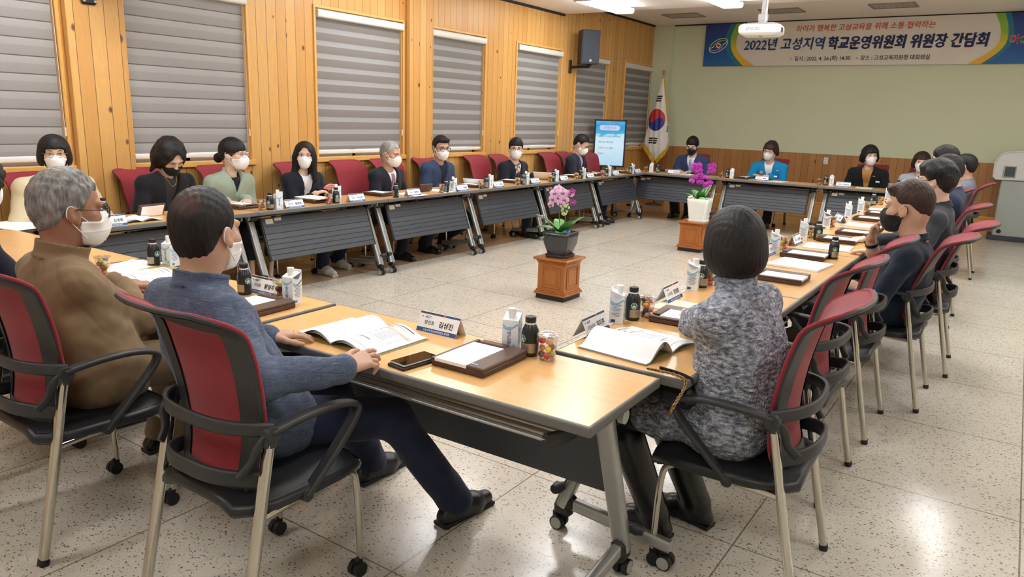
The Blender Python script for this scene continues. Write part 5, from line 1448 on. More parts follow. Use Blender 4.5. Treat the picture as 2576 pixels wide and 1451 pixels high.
CARTON = BOTTLE = TRAY = None
def carton(x, y, rz, label):
    global CARTON
    if CARTON is None: CARTON = build_carton(label); CARTON.location = (x, y, ZT); CARTON.rotation_euler = (0, 0, rz)
    else: dup(CARTON, (x, y, ZT), rz, label)
def bottle(x, y, rz, label):
    global BOTTLE
    if BOTTLE is None: BOTTLE = build_bottle(label); BOTTLE.location = (x, y, ZT); BOTTLE.rotation_euler = (0, 0, rz)
    else: dup(BOTTLE, (x, y, ZT), rz, label)
CUPS = []
def cup(x, y, label):
    if len(CUPS) < 4: c = build_cup(label, 11+len(CUPS)*5); CUPS.append(c); c.location = (x, y, ZT)
    else: dup(CUPS[random.randrange(4)], (x, y, ZT), random.random()*6, label)
def tray(x, y, rz, label):
    global TRAY
    if TRAY is None: TRAY = build_tray(label); TRAY.location = (x, y, ZT); TRAY.rotation_euler = (0, 0, rz)
    else: dup(TRAY, (x, y, ZT), rz, label)

# ---- nearest table
name_plate(3.255, -1.625, TF_ROT+.0, '방산초', '김성진', 'name plate on the nearest table, between open booklet and dark tray')
tray(3.575, -1.80, .02, 'open dark brown notepad tray beside the phone on the nearest table')
carton(3.585, -1.625, .35, 'white drink carton behind the nearest notepad tray')
bottle(3.662, -1.625, .15, 'black coffee bottle between white carton and fruit cup on the nearest table')
cupn = build_cup('clear lidded cup of fruit on the nearest table beside the black bottle', 3, False); cupn.location = (3.735, -1.625, ZT)
NEARF = [('plum', -.018, -.008, .016, 'dark plum piece low in the nearest fruit cup'), ('tomato', .010, -.018, .017, 'red tomato at the bottom of the nearest fruit cup'), ('green', .010, .016, .016, 'green grape at the back bottom of the nearest fruit cup'),
         ('orange', -.017, -.008, .040, 'orange wedge in the middle of the nearest fruit cup'), ('yellow', .012, -.016, .042, 'yellow pineapple chunk in the nearest fruit cup'), ('grape', .006, .018, .040, 'dark grape at the back of the nearest fruit cup'),
         ('red', -.016, -.010, .066, 'red strawberry piece under the nearest lid'), ('pink', .014, -.010, .066, 'pale pink fruit piece under the nearest lid'), ('green', .0, .018, .066, 'green fruit piece at the back under the nearest lid')]
for k, dx, dy, dz, l in NEARF:
    b = MB(); fruit_shape(b, (0, 0, 0), k, dz*9); tag(b.obj('fruit_piece', FR[k], loc=(3.735+dx, -1.625+dy, ZT+dz)), l, 'fruit', 'cut fruit in the nearest cup')
open_booklet(3.065, -1.86, -.03, 'open booklet under the left hand of the man in melange blazer', .205, .285, .030, .024)
# phone
T = thing('smartphone', 'black smartphone lying in its flip case on the nearest table', 'phone', (3.415, -1.955, ZT), -.12)
b = MB(); b.box((0, 0, .005), (.082, .165, .010), bev=.003); b.obj('phone_case', flat('phone_case_black', (26, 26, 28), .5), T)
b = MB(); b.box((0, .002, .0135), (.074, .156, .007), bev=.003); ph = b.obj('phone_body', M_GREYM, T)
b = MB(); b.box((0, .002, .0172), (.069, .148, .0008)); b.obj('screen', flat('black_glass_screen', (12, 12, 14), .03, spec=.8), ph)
# ---- second table of the near row (before the man in brown)
name_plate(2.27, -1.665, .03, '거성초', '황영주', 'name plate beside the bottle on the table of the melange blazer man')
bottle(2.205, -1.735, -.2, 'black coffee bottle just right of the melange blazer man\'s mask')
cup(2.415, -1.70, 'clear fruit cup left of the white carton beyond the melange blazer')
carton(2.487, -1.70, .15, 'white drink carton at the right end of the second near table')
tray(2.46, -1.88, .05, 'brown notepad tray beside the shoulder of the melange blazer')
bottle(1.355, -1.665, 0, 'black coffee bottle between the two heads of the near men')
carton(1.42, -1.61, .2, 'white drink carton between the two heads of the near men')
cup(1.385, -1.94, 'clear fruit cup on the booklet beside the brown jacket')
open_booklet(1.66, -1.86, .15, 'open picture booklet before the man in brown jacket', .2, .28, .02, .02, pic=True)
paper_sheet(1.30, -1.77, .35, 'white printed sheet under the fruit cup before the brown jacket', seed=3)
o = MB(); o.box((0, 0, .0015), (.21, .14, .003)); tag(o.obj('envelope', M_OLIVE, loc=(1.50, -1.70, ZT), rotz=.4), 'olive folder behind the open picture booklet', 'envelope')
# ---- corner table of the woman in beige
name_plate(-.045, -1.15, -PI/2, '회남초', '김명희', 'name plate before the woman in beige coat')
bottle(-.46, -.985, .5, 'black coffee bottle by the hand of the woman in beige coat')
open_booklet(-.17, -.93, -PI/2, 'open magazine before the woman in black blazer', .16, .22, .015, .015)
T = thing('notepad_tray', 'brown tray standing on edge before the woman in black blazer', 'notepad tray', (-.30, -.72, ZT), -PI/2+.1)
b = MB(); M_ = Matrix.Translation((0, 0, .045)) @ Matrix.Rotation(math.radians(68), 4, 'X'); b.box((0, 0, 0), (.215, .10, .022), bev=.004, M=M_); b.obj('tray_base', M_TRAY, T)
b = MB(); b.box((0, .0, -.013), (.18, .08, .006), M=M_); b.obj('paper_pad', M_PAPER, T)
b = MB(); b.ell((0, 0, .02), (.018, .018, .018), 0, 14, 9); tag(b.obj('green_grape', FR['green'], loc=(.42, -1.73, ZT-.001)), 'green grape lying on the corner table past the white mask', 'fruit')
paper_sheet(-.46, -1.50, .2, 'large white sheet on the corner table at the picture edge', .42, .42, .003, lines=False)
# ---- window side, seat by seat
SE = ['the woman in sage jacket', 'the long-haired woman in navy', 'the empty chair beside the long-haired woman', 'the grey-haired man in suit', 'the man in navy blazer',
      'the empty chair left of the patterned shirt', 'the man in patterned shirt', 'the empty chair right of the patterned shirt', 'the man looking down in suit', 'the empty chair by the screen']
CUPY = [.07, .78, None, 2.34, 3.04, 3.78, 4.54, 5.22, 6.0, 6.83]
BOTY = [.155, .87, 1.63, 2.42, 3.14, 3.91, 4.62, 5.35, 6.12, 6.93]
CARY = [.24, .955, None, 2.55, 3.22, 3.985, 4.69, 5.43, 6.20, 7.01]
PLY = [.375, 1.09, 1.87, 2.66, 3.34, 4.13, 4.84, 5.57, 6.37, 7.13]
PLN = [('광성초', '윤정희'), ('방포초', '이수민'), ('죽왕초', '황병미'), ('명파초', '이율령'), ('거진중', '박은실'), ('거진중', '배기정'), ('고성중', '전윤희'), ('동광중', '박병오'), ('대진고', '정수영'), ('고성고', '박금선')]
for i, s_ in enumerate(SE):
    if CUPY[i] is not None: cup(-.05, CUPY[i], 'clear cup of cut fruit in front of ' + s_)
    bottle(-.055 if i != 2 else -.04, BOTY[i], -PI/2+2.6+i*.7, 'black coffee bottle in front of ' + s_)
    if CARY[i] is not None: carton(-.06 if i != 1 else -.14, CARY[i], -PI/2+(.15 if i % 2 else -.2), 'white drink carton in front of ' + s_)
    name_plate(-.035, PLY[i], -PI/2, PLN[i][0], PLN[i][1], 'tent name plate in front of ' + s_)
for x, y, a, l in ((-.33, .05, .1, 'the woman in sage jacket'), (-.26, .80, -.05, 'the long-haired woman in navy'), (-.28, 1.64, .05, 'the grey-haired man in suit'), (-.25, 3.13, .0, 'the empty chair left of the patterned shirt'),
                   (-.30, 4.02, .05, 'the man in patterned shirt, left side'), (-.28, 4.98, -.1, 'the man in patterned shirt, right side'), (-.27, 5.5, 0, 'the empty chair right of the patterned shirt'), (-.26, 6.06, .06, 'the man looking down in suit'), (-.27, 7.0, 0, 'the empty chair by the screen')):
    tray(x, y, -PI/2+a, 'brown notepad tray in front of ' + l)
T = thing('notepad_tray', 'brown tray tilted up before the man in navy blazer', 'notepad tray', (-.22, 2.28, ZT), -PI/2)
b = MB(); M_ = Matrix.Translation((0, 0, .042)) @ Matrix.Rotation(math.radians(72), 4, 'X'); b.box((0, 0, 0), (.20, .085, .022), bev=.004, M=M_); b.obj('tray_base', M_TRAY, T)
for x, y, a, l, c in ((-.26, .80, .1, 'stack of loose sheets on the tray of the long-haired woman', .0), (-.12, 1.93, 0, 'white sheet by the name plate of the empty chair', 0), (-.18, 2.45, .05, 'white sheet before the man in navy blazer', 0),
                   (-.30, 3.30, .3, 'white sheets propped open before the empty chair left of the patterned shirt', .10), (-.28, 4.80, .2, 'white sheets curling up beside the hand of the man in patterned shirt', .12), (-.30, 5.85, .1, 'white sheets before the empty chair right of the patterned shirt', .02),
                   (-.30, 6.5, 0, 'white sheets before the man looking down in suit', .03)):
    paper_sheet(x, y, -PI/2+a, l, .21, .29, .006, ZT if y != .80 else ZT+.035, True, None, c, int(y*10))
b = MB(); b.tube([(-.06, 0, .0), (.06, 0, .0)], .0045, 8, 0); b.cyl((.06, 0, 0), (.075, 0, 0), .004, .001, 8, 0)
tag(b.obj('pen', flat('pink_pen', (230, 90, 150), .35), loc=(-.40, 1.12, .845), rotz=1.1), 'bright pink pen in the hand of the long-haired woman', 'pen')
# ---- below the banner
BK = [('the man in slate blue suit', [(-.10, 7.62), (.07, 7.70), (.0, 7.61), (.42, 7.54)], ('', '교육국장'), -.0), ('the woman in bright blue jacket', [(1.15, 7.66), (1.245, 7.66), (1.335, 7.60), (1.80, 7.58)], ('교육장', '최백'), 0),
      ('the woman in mustard top', [(2.60, 7.64), (2.69, 7.64), (2.775, 7.60), (2.95, 7.54)], ('지원센터', '변진미'), 0)]
for s_, q, pl, _ in BK:
    cup(q[0][0], q[0][1], 'clear cup of cut fruit in front of ' + s_); bottle(q[1][0], q[1][1], .4, 'black coffee bottle in front of ' + s_)
    carton(q[2][0], q[2][1], .2, 'white drink carton in front of ' + s_); name_plate(q[3][0], q[3][1], 0, pl[0] or ' ', pl[1], 'tent name plate in front of ' + s_)
tray(1.46, 7.72, PI, 'brown notepad tray left of the woman in bright blue jacket'); paper_sheet(.55, 7.72, .2, 'white sheets under the hand of the man in slate blue suit', seed=5); paper_sheet(2.02, 7.66, -.1, 'white sheets right of the woman in bright blue jacket', seed=6)
paper_sheet(3.2, 7.66, .1, 'cream sheets before the woman in mustard top', mat=M_PAPERC, seed=8)
cup(3.52, 7.72, 'clear cup of cut fruit before the woman in pale grey'); bottle(3.62, 7.66, 0, 'black coffee bottle before the woman in pale grey'); carton(3.70, 7.62, .2, 'white drink carton before the woman in pale grey')
def mic(x, y, z, rz, label, tilt=0.0):
    T = thing('microphone', label, 'microphone', (x, y, z), rz); M_ = Matrix.Rotation(tilt, 4, 'X')
    b = MB(); b.cyl(M_ @ Vector((0, .0, 0)), M_ @ Vector((0, .17, 0)), .012, .018, 14); b.obj('handle', M_BLACKP, T)
    b = MB(); b.ell(M_ @ Vector((0, .195, 0)), (.031, .031, .031), 0, 16, 10); b.obj('grille_ball', flat('mic_grille_grey', (150, 148, 144), .5, .3, bump=.3, vscale=300), T)
mic(.0, 7.86, ZT+.03, -1.9, 'microphone lying on the corner table beside the white carton')
mic(1.60, 8.06, ZT+.05, -PI+.5, 'microphone held by the woman in bright blue jacket', .25)
# ---- aisle side
name_plate(3.70, -1.235, PI/2+.03, '고성유치원', '최미주', 'name plate behind the open booklet of the cardigan woman')
carton(3.705, -1.03, 1.9, 'white drink carton beyond the booklet of the cardigan woman')
bottle(3.735, -.945, 1.15, 'black coffee bottle beyond the booklet of the cardigan woman')
cup(3.765, -.87, 'clear cup of cut fruit beyond the booklet of the cardigan woman')
open_booklet(3.915, -1.27, PI/2-.10, 'thick open booklet before the woman in marled cardigan', .19, .285, .048, .012)
name_plate(3.715, -.50, PI/2+.03, '소가야중', '정영환', 'name plate left of the bob-haired head, second along the aisle')
tray(3.93, -.82, PI/2+.05, 'brown notepad tray under the hand of the cardigan woman'); paper_sheet(3.86, -.60, PI/2, 'cream booklet page beyond the cardigan woman\'s hand', mat=M_PAPERC, seed=2)
carton(3.72, -.22, 1.8, 'white drink carton just left of the bob-haired head'); bottle(3.735, -.135, .8, 'black coffee bottle just left of the bob-haired head'); cup(3.75, -.05, 'clear fruit cup just left of the bob-haired head')
tray(4.0, .36, PI/2, 'brown notepad tray just right of the bob-haired head'); paper_sheet(3.98, .87, PI/2-.1, 'large white sheets just right of the bob-haired head', .3, .3, .012, seed=4)
name_plate(3.72, 1.08, PI/2, '간성초', '김수진', 'name plate touching the bob-haired head on its right'); carton(3.735, 1.20, 1.75, 'white drink carton just right of the bob-haired head'); cup(3.745, 1.38, 'clear fruit cup between two name plates right of the bob')
tray(3.93, 1.20, PI/2, 'brown notepad tray beside the lone bottle on the aisle side'); bottle(4.085, 1.27, .95, 'lone black coffee bottle near the aisle edge before the navy polo')
name_plate(3.745, 1.68, PI/2, '공현진초', '나승혁', 'name plate before the hand of the man in charcoal jacket'); paper_sheet(3.96, 1.72, PI/2+.05, 'white sheets under the hand of the man in charcoal jacket', .25, .30, .006, seed=7)
carton(3.735, 1.955, 1.8, 'white drink carton third beyond the bob-haired head'); cup(3.755, 2.09, 'clear fruit cup third beyond the bob-haired head'); bottle(3.82, 2.04, .9, 'black coffee bottle third beyond the bob-haired head')
tray(3.96, 2.07, PI/2, 'brown notepad tray on a manila envelope beyond the lone bottle'); o = MB(); o.box((0, 0, .0015), (.24, .33, .003)); tag(o.obj('envelope', M_MANILA, loc=(4.05, 2.16, ZT-.0002), rotz=PI/2+.1), 'manila envelope under the notepad tray beyond the lone bottle', 'envelope')
tray(3.99, 2.56, PI/2, 'brown notepad tray left of the raised hand'); carton(3.735, 2.72, 1.8, 'white drink carton fourth beyond the bob-haired head'); cup(3.75, 2.86, 'clear fruit cup fourth beyond the bob-haired head')
name_plate(3.73, 3.30, PI/2+.5, '고성중', '이상학', 'name plate turned askew, farthest one on the aisle side'); paper_sheet(3.95, 3.22, PI/2, 'white sheets above the raised hand on the aisle side', .24, .30, .006, seed=9, lines=False)
tray(3.92, 3.66, PI/2, 'brown notepad tray behind the white sheets above the raised hand'); carton(3.73, 3.65, 1.8, 'white drink carton fifth beyond the bob-haired head')
tray(3.93, 4.2, PI/2, 'brown notepad tray farthest along the aisle side'); carton(3.73, 4.27, 1.8, 'white drink carton sixth beyond the bob-haired head'); cup(3.74, 4.55, 'clear fruit cup sixth beyond the bob-haired head')
paper_sheet(3.86, 4.75, PI/2, 'farthest white sheets on the aisle side', seed=12); bottle(3.70, 5.2, 0, 'black coffee bottle at the far end of the aisle side'); cup(3.76, 5.3, 'clear fruit cup at the far end of the aisle side'); carton(3.73, 6.0, 1.7, 'white drink carton at the far end of the aisle side')
bottle(3.80, 5.95, 0, 'black coffee bottle farthest along the aisle side')
# ---- gold chain handbag of the cardigan woman
T = thing('handbag', 'black handbag with gold chain strap on the lap of the cardigan woman', 'handbag', (4.12, -1.40, .0), 0)
b = MB(); b.box((.02, .06, .645), (.14, .22, .09), bev=.03); b.obj('bag_body', M_LEATHER, T)
b = MB(); ch = smooth_path([(-.05, -.12, .752), (.0, -.125, .755), (.075, -.12, .752), (.092, -.14, .73), (.088, -.20, .70), (.08, -.24, .66), (.07, -.20, .64)], 3)
for i in range(0, len(ch)-1):
    p, q = ch[i], ch[i+1]; m = (p+q)/2; d = (q-p).normalized(); a = d.orthogonal().normalized() if i % 2 else d.cross(d.orthogonal()).normalized()
    b.tube([m+d*(.0085*math.cos(t*PI/4))+a*(.0045*math.sin(t*PI/4)) for t in range(8)], .0014, 5, 0, closed=True)
b.obj('chain', flat('dull_gold_chain', (150, 124, 84), .3, 1.0), T)
b = MB(); b.tube(smooth_path([(-.02, -.10, .756), (.06, -.11, .756), (.10, -.08, .73), (.06, .0, .68)], 3), 1.0, 8, 0, rect=(.004, .014), up=(0, 0, 1)); b.obj('strap', M_LEATHER, T)
# ------------------------------------------------------------------ banner
YBN = YB-.055
def m_banner_blue():
    t = NT('banner_blue_print'); X = t.xyz(t.coord())
    f = t.n('ShaderNodeMapRange', i_0=X[2], i_1=2.57, i_2=3.3).outputs[0]
    t.set(base=t.ramp(f, [(0.0, srgb(24, 104, 172)), (.35, srgb(28, 84, 156)), (1.0, srgb(40, 60, 132))]), rough=.5); return t.m
def m_banner_band():
    t = NT('banner_green_yellow_print'); X = t.xyz(t.coord())
    f = t.n('ShaderNodeMapRange', i_0=X[2], i_1=2.57, i_2=3.3).outputs[0]
    t.set(base=t.ramp(f, [(0.0, srgb(238, 172, 42)), (.4, srgb(222, 196, 50)), (.62, srgb(150, 188, 58)), (1.0, srgb(132, 182, 70))]), rough=.5); return t.m
M_BB, M_BG = m_banner_blue(), m_banner_band()
M_BW = m_cloth('banner_white_cloth', (226, 220, 210), .02, 80, .6, .03); M_RED = M_RED
M_BRED = flat('banner_red_ink', (206, 78, 60), .6); M_BNAVY = flat('banner_navy_ink', (30, 36, 88), .6); M_BBLUE = flat('banner_blue_ink', (40, 70, 130), .6); M_TEAL = flat('banner_teal_print', (30, 120, 150), .5)
M_EMB = [flat('emblem_white', (236, 238, 240), .5), flat('emblem_blue', (40, 60, 140), .5), flat('emblem_dkgreen', (24, 92, 70), .5), flat('emblem_red', (200, 40, 46), .5)]
BX0, BX1, BZ0, BZ1 = -.158, 4.98, 2.566, 3.292
T = thing('banner', 'long printed cloth banner hanging high on the green wall', 'banner', (0, 0, 0))
b = MB(); b.box(((BX0+BX1)/2, YBN+.004, (BZ0+BZ1)/2), (BX1-BX0, .006, BZ1-BZ0)); cl = b.obj('cloth', M_BW, T)
def cl_curve(pts, z):
    zs = [p[1] for p in pts]; return float(np.interp(z, zs, [p[0] for p in pts]))
LC = smooth_path([(.585, 2.566, 0), (.36, 2.78, 0), (.30, 3.05, 0), (.40, 3.292, 0)], 3); LW = smooth_path([(.79, 2.566, 0), (.44, 2.80, 0), (.41, 3.05, 0), (.54, 3.292, 0)], 3)
RC = smooth_path([(4.22, 2.566, 0), (4.50, 2.80, 0), (4.51, 3.05, 0), (4.425, 3.292, 0)], 3); RW = smooth_path([(4.04, 2.566, 0), (4.40, 2.80, 0), (4.42, 3.05, 0), (4.30, 3.292, 0)], 3)
def zz(q): return [(p[0], p[1]) for p in q]
def strip_xz(b, fa, fb, off, m):
    b.grid(lambda u, v: ((1-u)*fa(BZ0+v*(BZ1-BZ0))+u*fb(BZ0+v*(BZ1-BZ0)), YBN-off, BZ0+v*(BZ1-BZ0)), 2, 24, m, False)
b = MB(); lc, lw, rc_, rw = (zz(q) for q in (LC, LW, RC, RW))
strip_xz(b, lambda z: BX0, lambda z: cl_curve(lc, z), .0006, 0); strip_xz(b, lambda z: cl_curve(lc, z)-.10, lambda z: cl_curve(lc, z), .0010, 2); strip_xz(b, lambda z: cl_curve(lc, z), lambda z: cl_curve(lw, z), .0008, 1)
strip_xz(b, lambda z: cl_curve(rc_, z), lambda z: BX1, .0006, 0); strip_xz(b, lambda z: cl_curve(rc_, z), lambda z: cl_curve(rc_, z)+.07, .0010, 2); strip_xz(b, lambda z: cl_curve(rw, z), lambda z: cl_curve(rc_, z), .0008, 1)
# swirl emblem
cx, cz = .102, 2.925
def emb(rx, rz, m, off, dx=0, dz=0, rot=.5, a0=0, a1=2*PI):
    n = 30; vs = [(cx+dx, YBN-off, cz+dz)]
    for i in range(n+1):
        a = a0+(a1-a0)*i/n; x, z = rx*math.cos(a), rz*math.sin(a); vs.append((cx+dx+x*math.cos(rot)-z*math.sin(rot), YBN-off, cz+dz+x*math.sin(rot)+z*math.cos(rot)))
    b.add(vs, [(0, i, i+1) for i in range(1, n+1)], m)
emb(.185, .105, 3, .0014); emb(.172, .093, 4, .0018); emb(.172, .093, 5, .0020, a0=-.4, a1=PI-.4); emb(.10, .066, 3, .0024); emb(.088, .055, 4, .0028); emb(.105, .04, 3, .0026, .05, .045, .2); emb(.105, .04, 3, .0026, -.05, -.045, .2)
emb(.09, .028, 5, .0030, .055, .05, .2); emb(.09, .028, 4, .0030, -.055, -.05, .2); emb(.046, .042, 3, .0032); emb(.026, .026, 6, .0036)
XF = lambda x, z, rot=0: frame(Vector((x, YBN-.0045, z)), (1, 0, 0), (0, -1, 0))
b.text('아이가 행복한 고성교육을 위해 소통·협력하는', XF(2.49, 3.125), .115, 7, bold=.012, maxw=2.09, shear=.10)
def out_text(s_, x, z, sz, m, bold, ax, mw, sh=.12):
    for k in range(4): b.text(s_, XF(x, z) @ Matrix.Translation((sz*(.022+bold)*math.cos(k*PI/2+.78), sz*(.022+bold*.5)*math.sin(k*PI/2+.78), -.0024)), sz, 3, bold=.012, ax=ax, shear=sh, maxw=mw)
    for k, dx in enumerate((-1, 0, 1) if bold > .015 else (0,)): b.text(s_, XF(x, z) @ Matrix.Translation((sz*dx*bold*.6, 0, .0004*k)), sz, m, bold=.014, ax=ax, shear=sh, maxw=mw)
out_text('2022년 고성지역', .57, 2.845, .215, 9, .012, 'l', 1.36); out_text('학교운영위원회 위원장 간담회', 4.27, 2.838, .225, 8, .034, 'r', 2.28)
b.text('▫일시 : 2022. 4. 26.(화) 14:30', XF(1.40, 2.648), .085, 10, bold=.010, ax='l', maxw=.96); b.text('▫장소 : 고성교육지원청 대회의실', XF(3.52, 2.648), .085, 10, bold=.010, ax='r', maxw=1.07)
for i, (ch, m) in enumerate(zip('아이들', (6, 5, 4))): out_text(ch, 4.60+.12*i, 2.86-.02*i, .15, 7 if i == 0 else (11 if i == 1 else 2), .02, 'c', .14, 0)
b.obj('print', [M_BB, M_BG, M_TEAL] + M_EMB + [M_BRED, M_BNAVY, M_BBLUE, M_INK, M_GRI], cl)
# ------------------------------------------------------------------ projector
T = thing('projector', 'white ceiling projector hanging in front of the banner', 'projector', (2.80, 3.50, 2.355), .12)
def rr(w, d, r, n=6):
    pts = []
    for cx_, cy_, a0 in ((w/2-r, d/2-r, 0), (-w/2+r, d/2-r, 90), (-w/2+r, -d/2+r, 180), (w/2-r, -d/2+r, 270)):
        for i in range(n+1): a = math.radians(a0+90*i/n); pts.append((cx_+r*math.cos(a), cy_+r*math.sin(a)))
    return pts
b = MB(); secs = [(.30, .22, .0), (.36, .27, .018), (.375, .285, .03), (.375, .285, .072), (.355, .265, .092), (.33, .24, .096)]
vs = []; n = 28
for w_, d_, z in secs: vs += [(x, y, z) for x, y in rr(w_, d_, .035)]
b.add(vs, [(k*n+i, k*n+(i+1) % n, (k+1)*n+(i+1) % n, (k+1)*n+i) for k in range(len(secs)-1) for i in range(n)], 0, True); b.add(vs[:n], [tuple(range(n))[::-1]], 0); b.add(vs[-n:], [tuple(range(n))], 0)
b.box((0, -.02, -.001), (.03, .006, .004), 1)
pb = b.obj('projector_body', [M_WHITE_PL, M_DARK], T)
b = MB(); b.text('EPSON', frame(Vector((-.055, -.1432, .040)), (1, 0, 0), (0, -1, 0)), .040, 0, bold=.02); b.obj('maker_lettering', flat('silver_lettering', (132, 134, 138), .4), pb)
b = MB(); b.box((.188, -.05, .05), (.004, .09, .045), 0, bev=.001)
for i in range(7): b.box((.1905, -.085+i*.0115, .05), (.002, .006, .038), 1)
b.obj('vent_grille', [M_GREYM, M_DARK], pb)
b = MB(); b.box((0, .02, .108), (.24, .20, .012), bev=.003); b.box((0, .02, .125), (.07, .07, .03), bev=.004); b.box((0, .02, .165), (.085, .055, .07), bev=.006)
for s_ in (-1, 1): b.tube([(s_*.11, .10, .108), (s_*.15, .05, .10)], .006, 6, 0); b.tube([(s_*.11, -.06, .108), (s_*.15, -.1, .10)], .006, 6, 0)
b.obj('ceiling_mount', M_GREYM, T)
b = MB(); b.box((0, .02, .47), (.04, .03, .55), bev=.004); b.box((0, .02, .738), (.12, .12, .012)); b.obj('pole', M_GREYM, T)
b = MB(); b.tube(smooth_path([(.02, -.03, .10), (.035, -.01, .14), (.022, .0, .20), (.03, .0, .3), (.026, .0, .5), (.024, .0, .742)], 2), .005, 6, 0); b.tube(smooth_path([(.0, -.035, .10), (.045, -.03, .13), (.032, .0, .2), (.034, .0, .742)], 2), .004, 6, 0)
b.obj('cable', M_WHITE_PL, T)
# ------------------------------------------------------------------ wall loudspeakers
def loudspeaker(label, x, y, z, rz):
    T = thing('loudspeaker', label, 'loudspeaker', (x, y, z), rz, 'wall loudspeakers')     # local -y looks into the room
    b = MB(); b.prism([(-.15, -.12), (.15, -.12), (.11, .13), (-.11, .13)], -.25, .25, 0); b.obj('cabinet', flat('speaker_cabinet', (40, 46, 54), .5), T)
    b = MB(); b.box((0, -.126, 0), (.285, .014, .485), bev=.006); g = b.obj('front_grille', flat('speaker_grille', (50, 58, 68), .6, bump=.3, vscale=400), T)
    b = MB(); b.box((0, -.1335, -.20), (.034, .003, .034), bev=.001); b.obj('badge', M_GREYM, g)
    return T
SPK = loudspeaker('dark wall loudspeaker between the last windows', -.86, 6.80, 2.63, math.radians(52))
def bracket_on(T, pts, plate):
    R_ = T.matrix_basis.inverted()
    b = MB(); b.tube([R_ @ Vector(p) for p in pts], .022, 10, 0); b.box(R_ @ Vector(plate), (.012, .07, .16), M=None, bev=.004) if False else None
    M_ = R_ @ Matrix.Translation(plate); b.box((0, 0, 0), (.022, .075, .20), M=M_, bev=.006)
    b.ell(R_ @ Vector(pts[-1]), (.04, .04, .04)); b.obj('wall_bracket', M_BLACKP, T)
bpy.context.view_layer.update()
bracket_on(SPK, [(-1.13, 6.78, 2.34), (-.95, 6.82, 2.345), (-.84, 6.84, 2.345), (-.84, 6.84, 2.385)], (-1.138, 6.77, 2.345))
S2 = loudspeaker('wall loudspeaker bracketed to the first board pier, cut by the picture top', -.74, -.62, 2.68, math.radians(100))
bpy.context.view_layer.update()
bracket_on(S2, [(-1.06, -.62, 2.40), (-.90, -.60, 2.40), (-.80, -.60, 2.40), (-.80, -.60, 2.44)], (-1.062, -.655, 2.375))
b = MB(); R_ = S2.matrix_basis.inverted(); M_ = R_ @ Matrix.Translation((-1.058, -.655, 2.36)); b.box((0, 0, 0), (.03, .115, .17), M=M_, bev=.012)
for s_ in (-1, 1): b.cyl(M_ @ Vector((.0, s_*.04, -.06)), M_ @ Vector((.022, s_*.04, -.06)), .010, n=8, mat=1)
b.obj('bracket_plate', [M_BLACKP, M_GREYM], S2)
# ------------------------------------------------------------------ standing screen
def m_screen():
    t = NT('lit_screen'); co = t.coord(); X = t.xyz(co)
    f = t.n('ShaderNodeMapRange', i_0=X[2], i_1=-.36, i_2=.36).outputs[0]
    n = t.noise(t.vscale(co, (3, 1, 5)), 2.2, 4, .6)
    g = t.math('ADD', f, t.math('MULTIPLY', t.math('SUBTRACT', n, .5), .35))
    c = t.ramp(g, [(0.0, srgb(176, 212, 236)), (.45, srgb(206, 230, 242)), (.66, srgb(196, 228, 242)), (.72, srgb(70, 176, 214)), (.9, srgb(52, 150, 206)), (1.0, srgb(90, 170, 214))])
    t.set(base=(0, 0, 0, 1), rough=.2, emit=c, emits=.36); return t.m
M_SCR = m_screen()
def emis(name, c, e):
    t = NT(name); t.set(base=(0, 0, 0, 1), emit=srgb(*c), emits=e); return t.m
T = thing('screen_stand', 'upright lit notice screen on black legs beside the flag', 'screen', (-.80, 7.62, 1.165), math.radians(30))
b = MB()
for s_ in (-1, 1): b.box((s_*.253, 0, 0), (.026, .05, .78), bev=.004); b.box((0, 0, s_*.377), (.53, .05, .026), bev=.004)
b.box((0, .012, 0), (.5, .02, .74)); b.obj('bezel', M_BLACKP, T)
b = MB(); b.box((0, -.006, 0), (.482, .012, .73)); sc = b.obj('display', M_SCR, T)
b = MB(); FS = lambda x, z, o=0.0: frame(Vector((x, -.0135-o, z)), (1, 0, 0), (0, -1, 0))
b.prism(rr(.34, .085, .042), 0, .0006, 0, FS(-.01, .255)); b.text('진행순서', FS(-.01, .235, .001), .055, 1, maxw=.2)
for i, s_ in enumerate(('2022년 지역협의회 구성', '개회 및 국민의례', '교육장 인사 말씀', '간담회')): b.text(s_, FS(-.19, .10-i*.095), .036, 2, ax='l', maxw=.38)
b.obj('display_lettering', [emis('screen_pill', (196, 206, 236), .34), emis('screen_violet', (128, 146, 214), .3), emis('screen_ink', (60, 80, 110), .2)], sc)
b = MB()
for s_ in (-.12, .12): b.box((s_, .03, -.77), (.035, .03, .80)); b.box((s_, .0, -1.155), (.045, .42, .02), bev=.004)
b.obj('stand_leg', M_BLACKP, T)
# ------------------------------------------------------------------ national flag on a pole
FX, FYY = -.70, 9.42
T = thing('flag', 'white national flag with red and blue disc on a gold-tipped pole', 'flag', (FX, FYY, 0))
b = MB(); b.cyl((0, 0, .02), (0, 0, 2.35), .014, n=12); b.lathe([(.16, 0), (.16, .02), (.05, .05), (.02, .06)], 24); b.obj('pole', flat('dark_wood_pole', (74, 54, 40), .4), T)
b = MB(); b.tube([(.03*math.cos(t*PI/10), 0, 2.42+.04*math.sin(t*PI/10)) for t in range(20)], .008, 8, 0, closed=True); b.lathe([(.016, 2.33), (.022, 2.35), (.008, 2.385)], 12); b.ell((0, 0, 2.42), (.016, .016, .022)); b.obj('finial', M_GOLD, T)
LFT = [(.83, -.03), (.86, -.06), (1.14, -.285), (1.30, -.255), (1.60, -.19), (1.80, -.13), (2.10, -.055), (2.33, -.012)]
RGT = [(.83, .0), (.87, .03), (1.04, .185), (1.15, .205), (1.45, .175), (1.75, .115), (2.05, .06), (2.33, .018)]
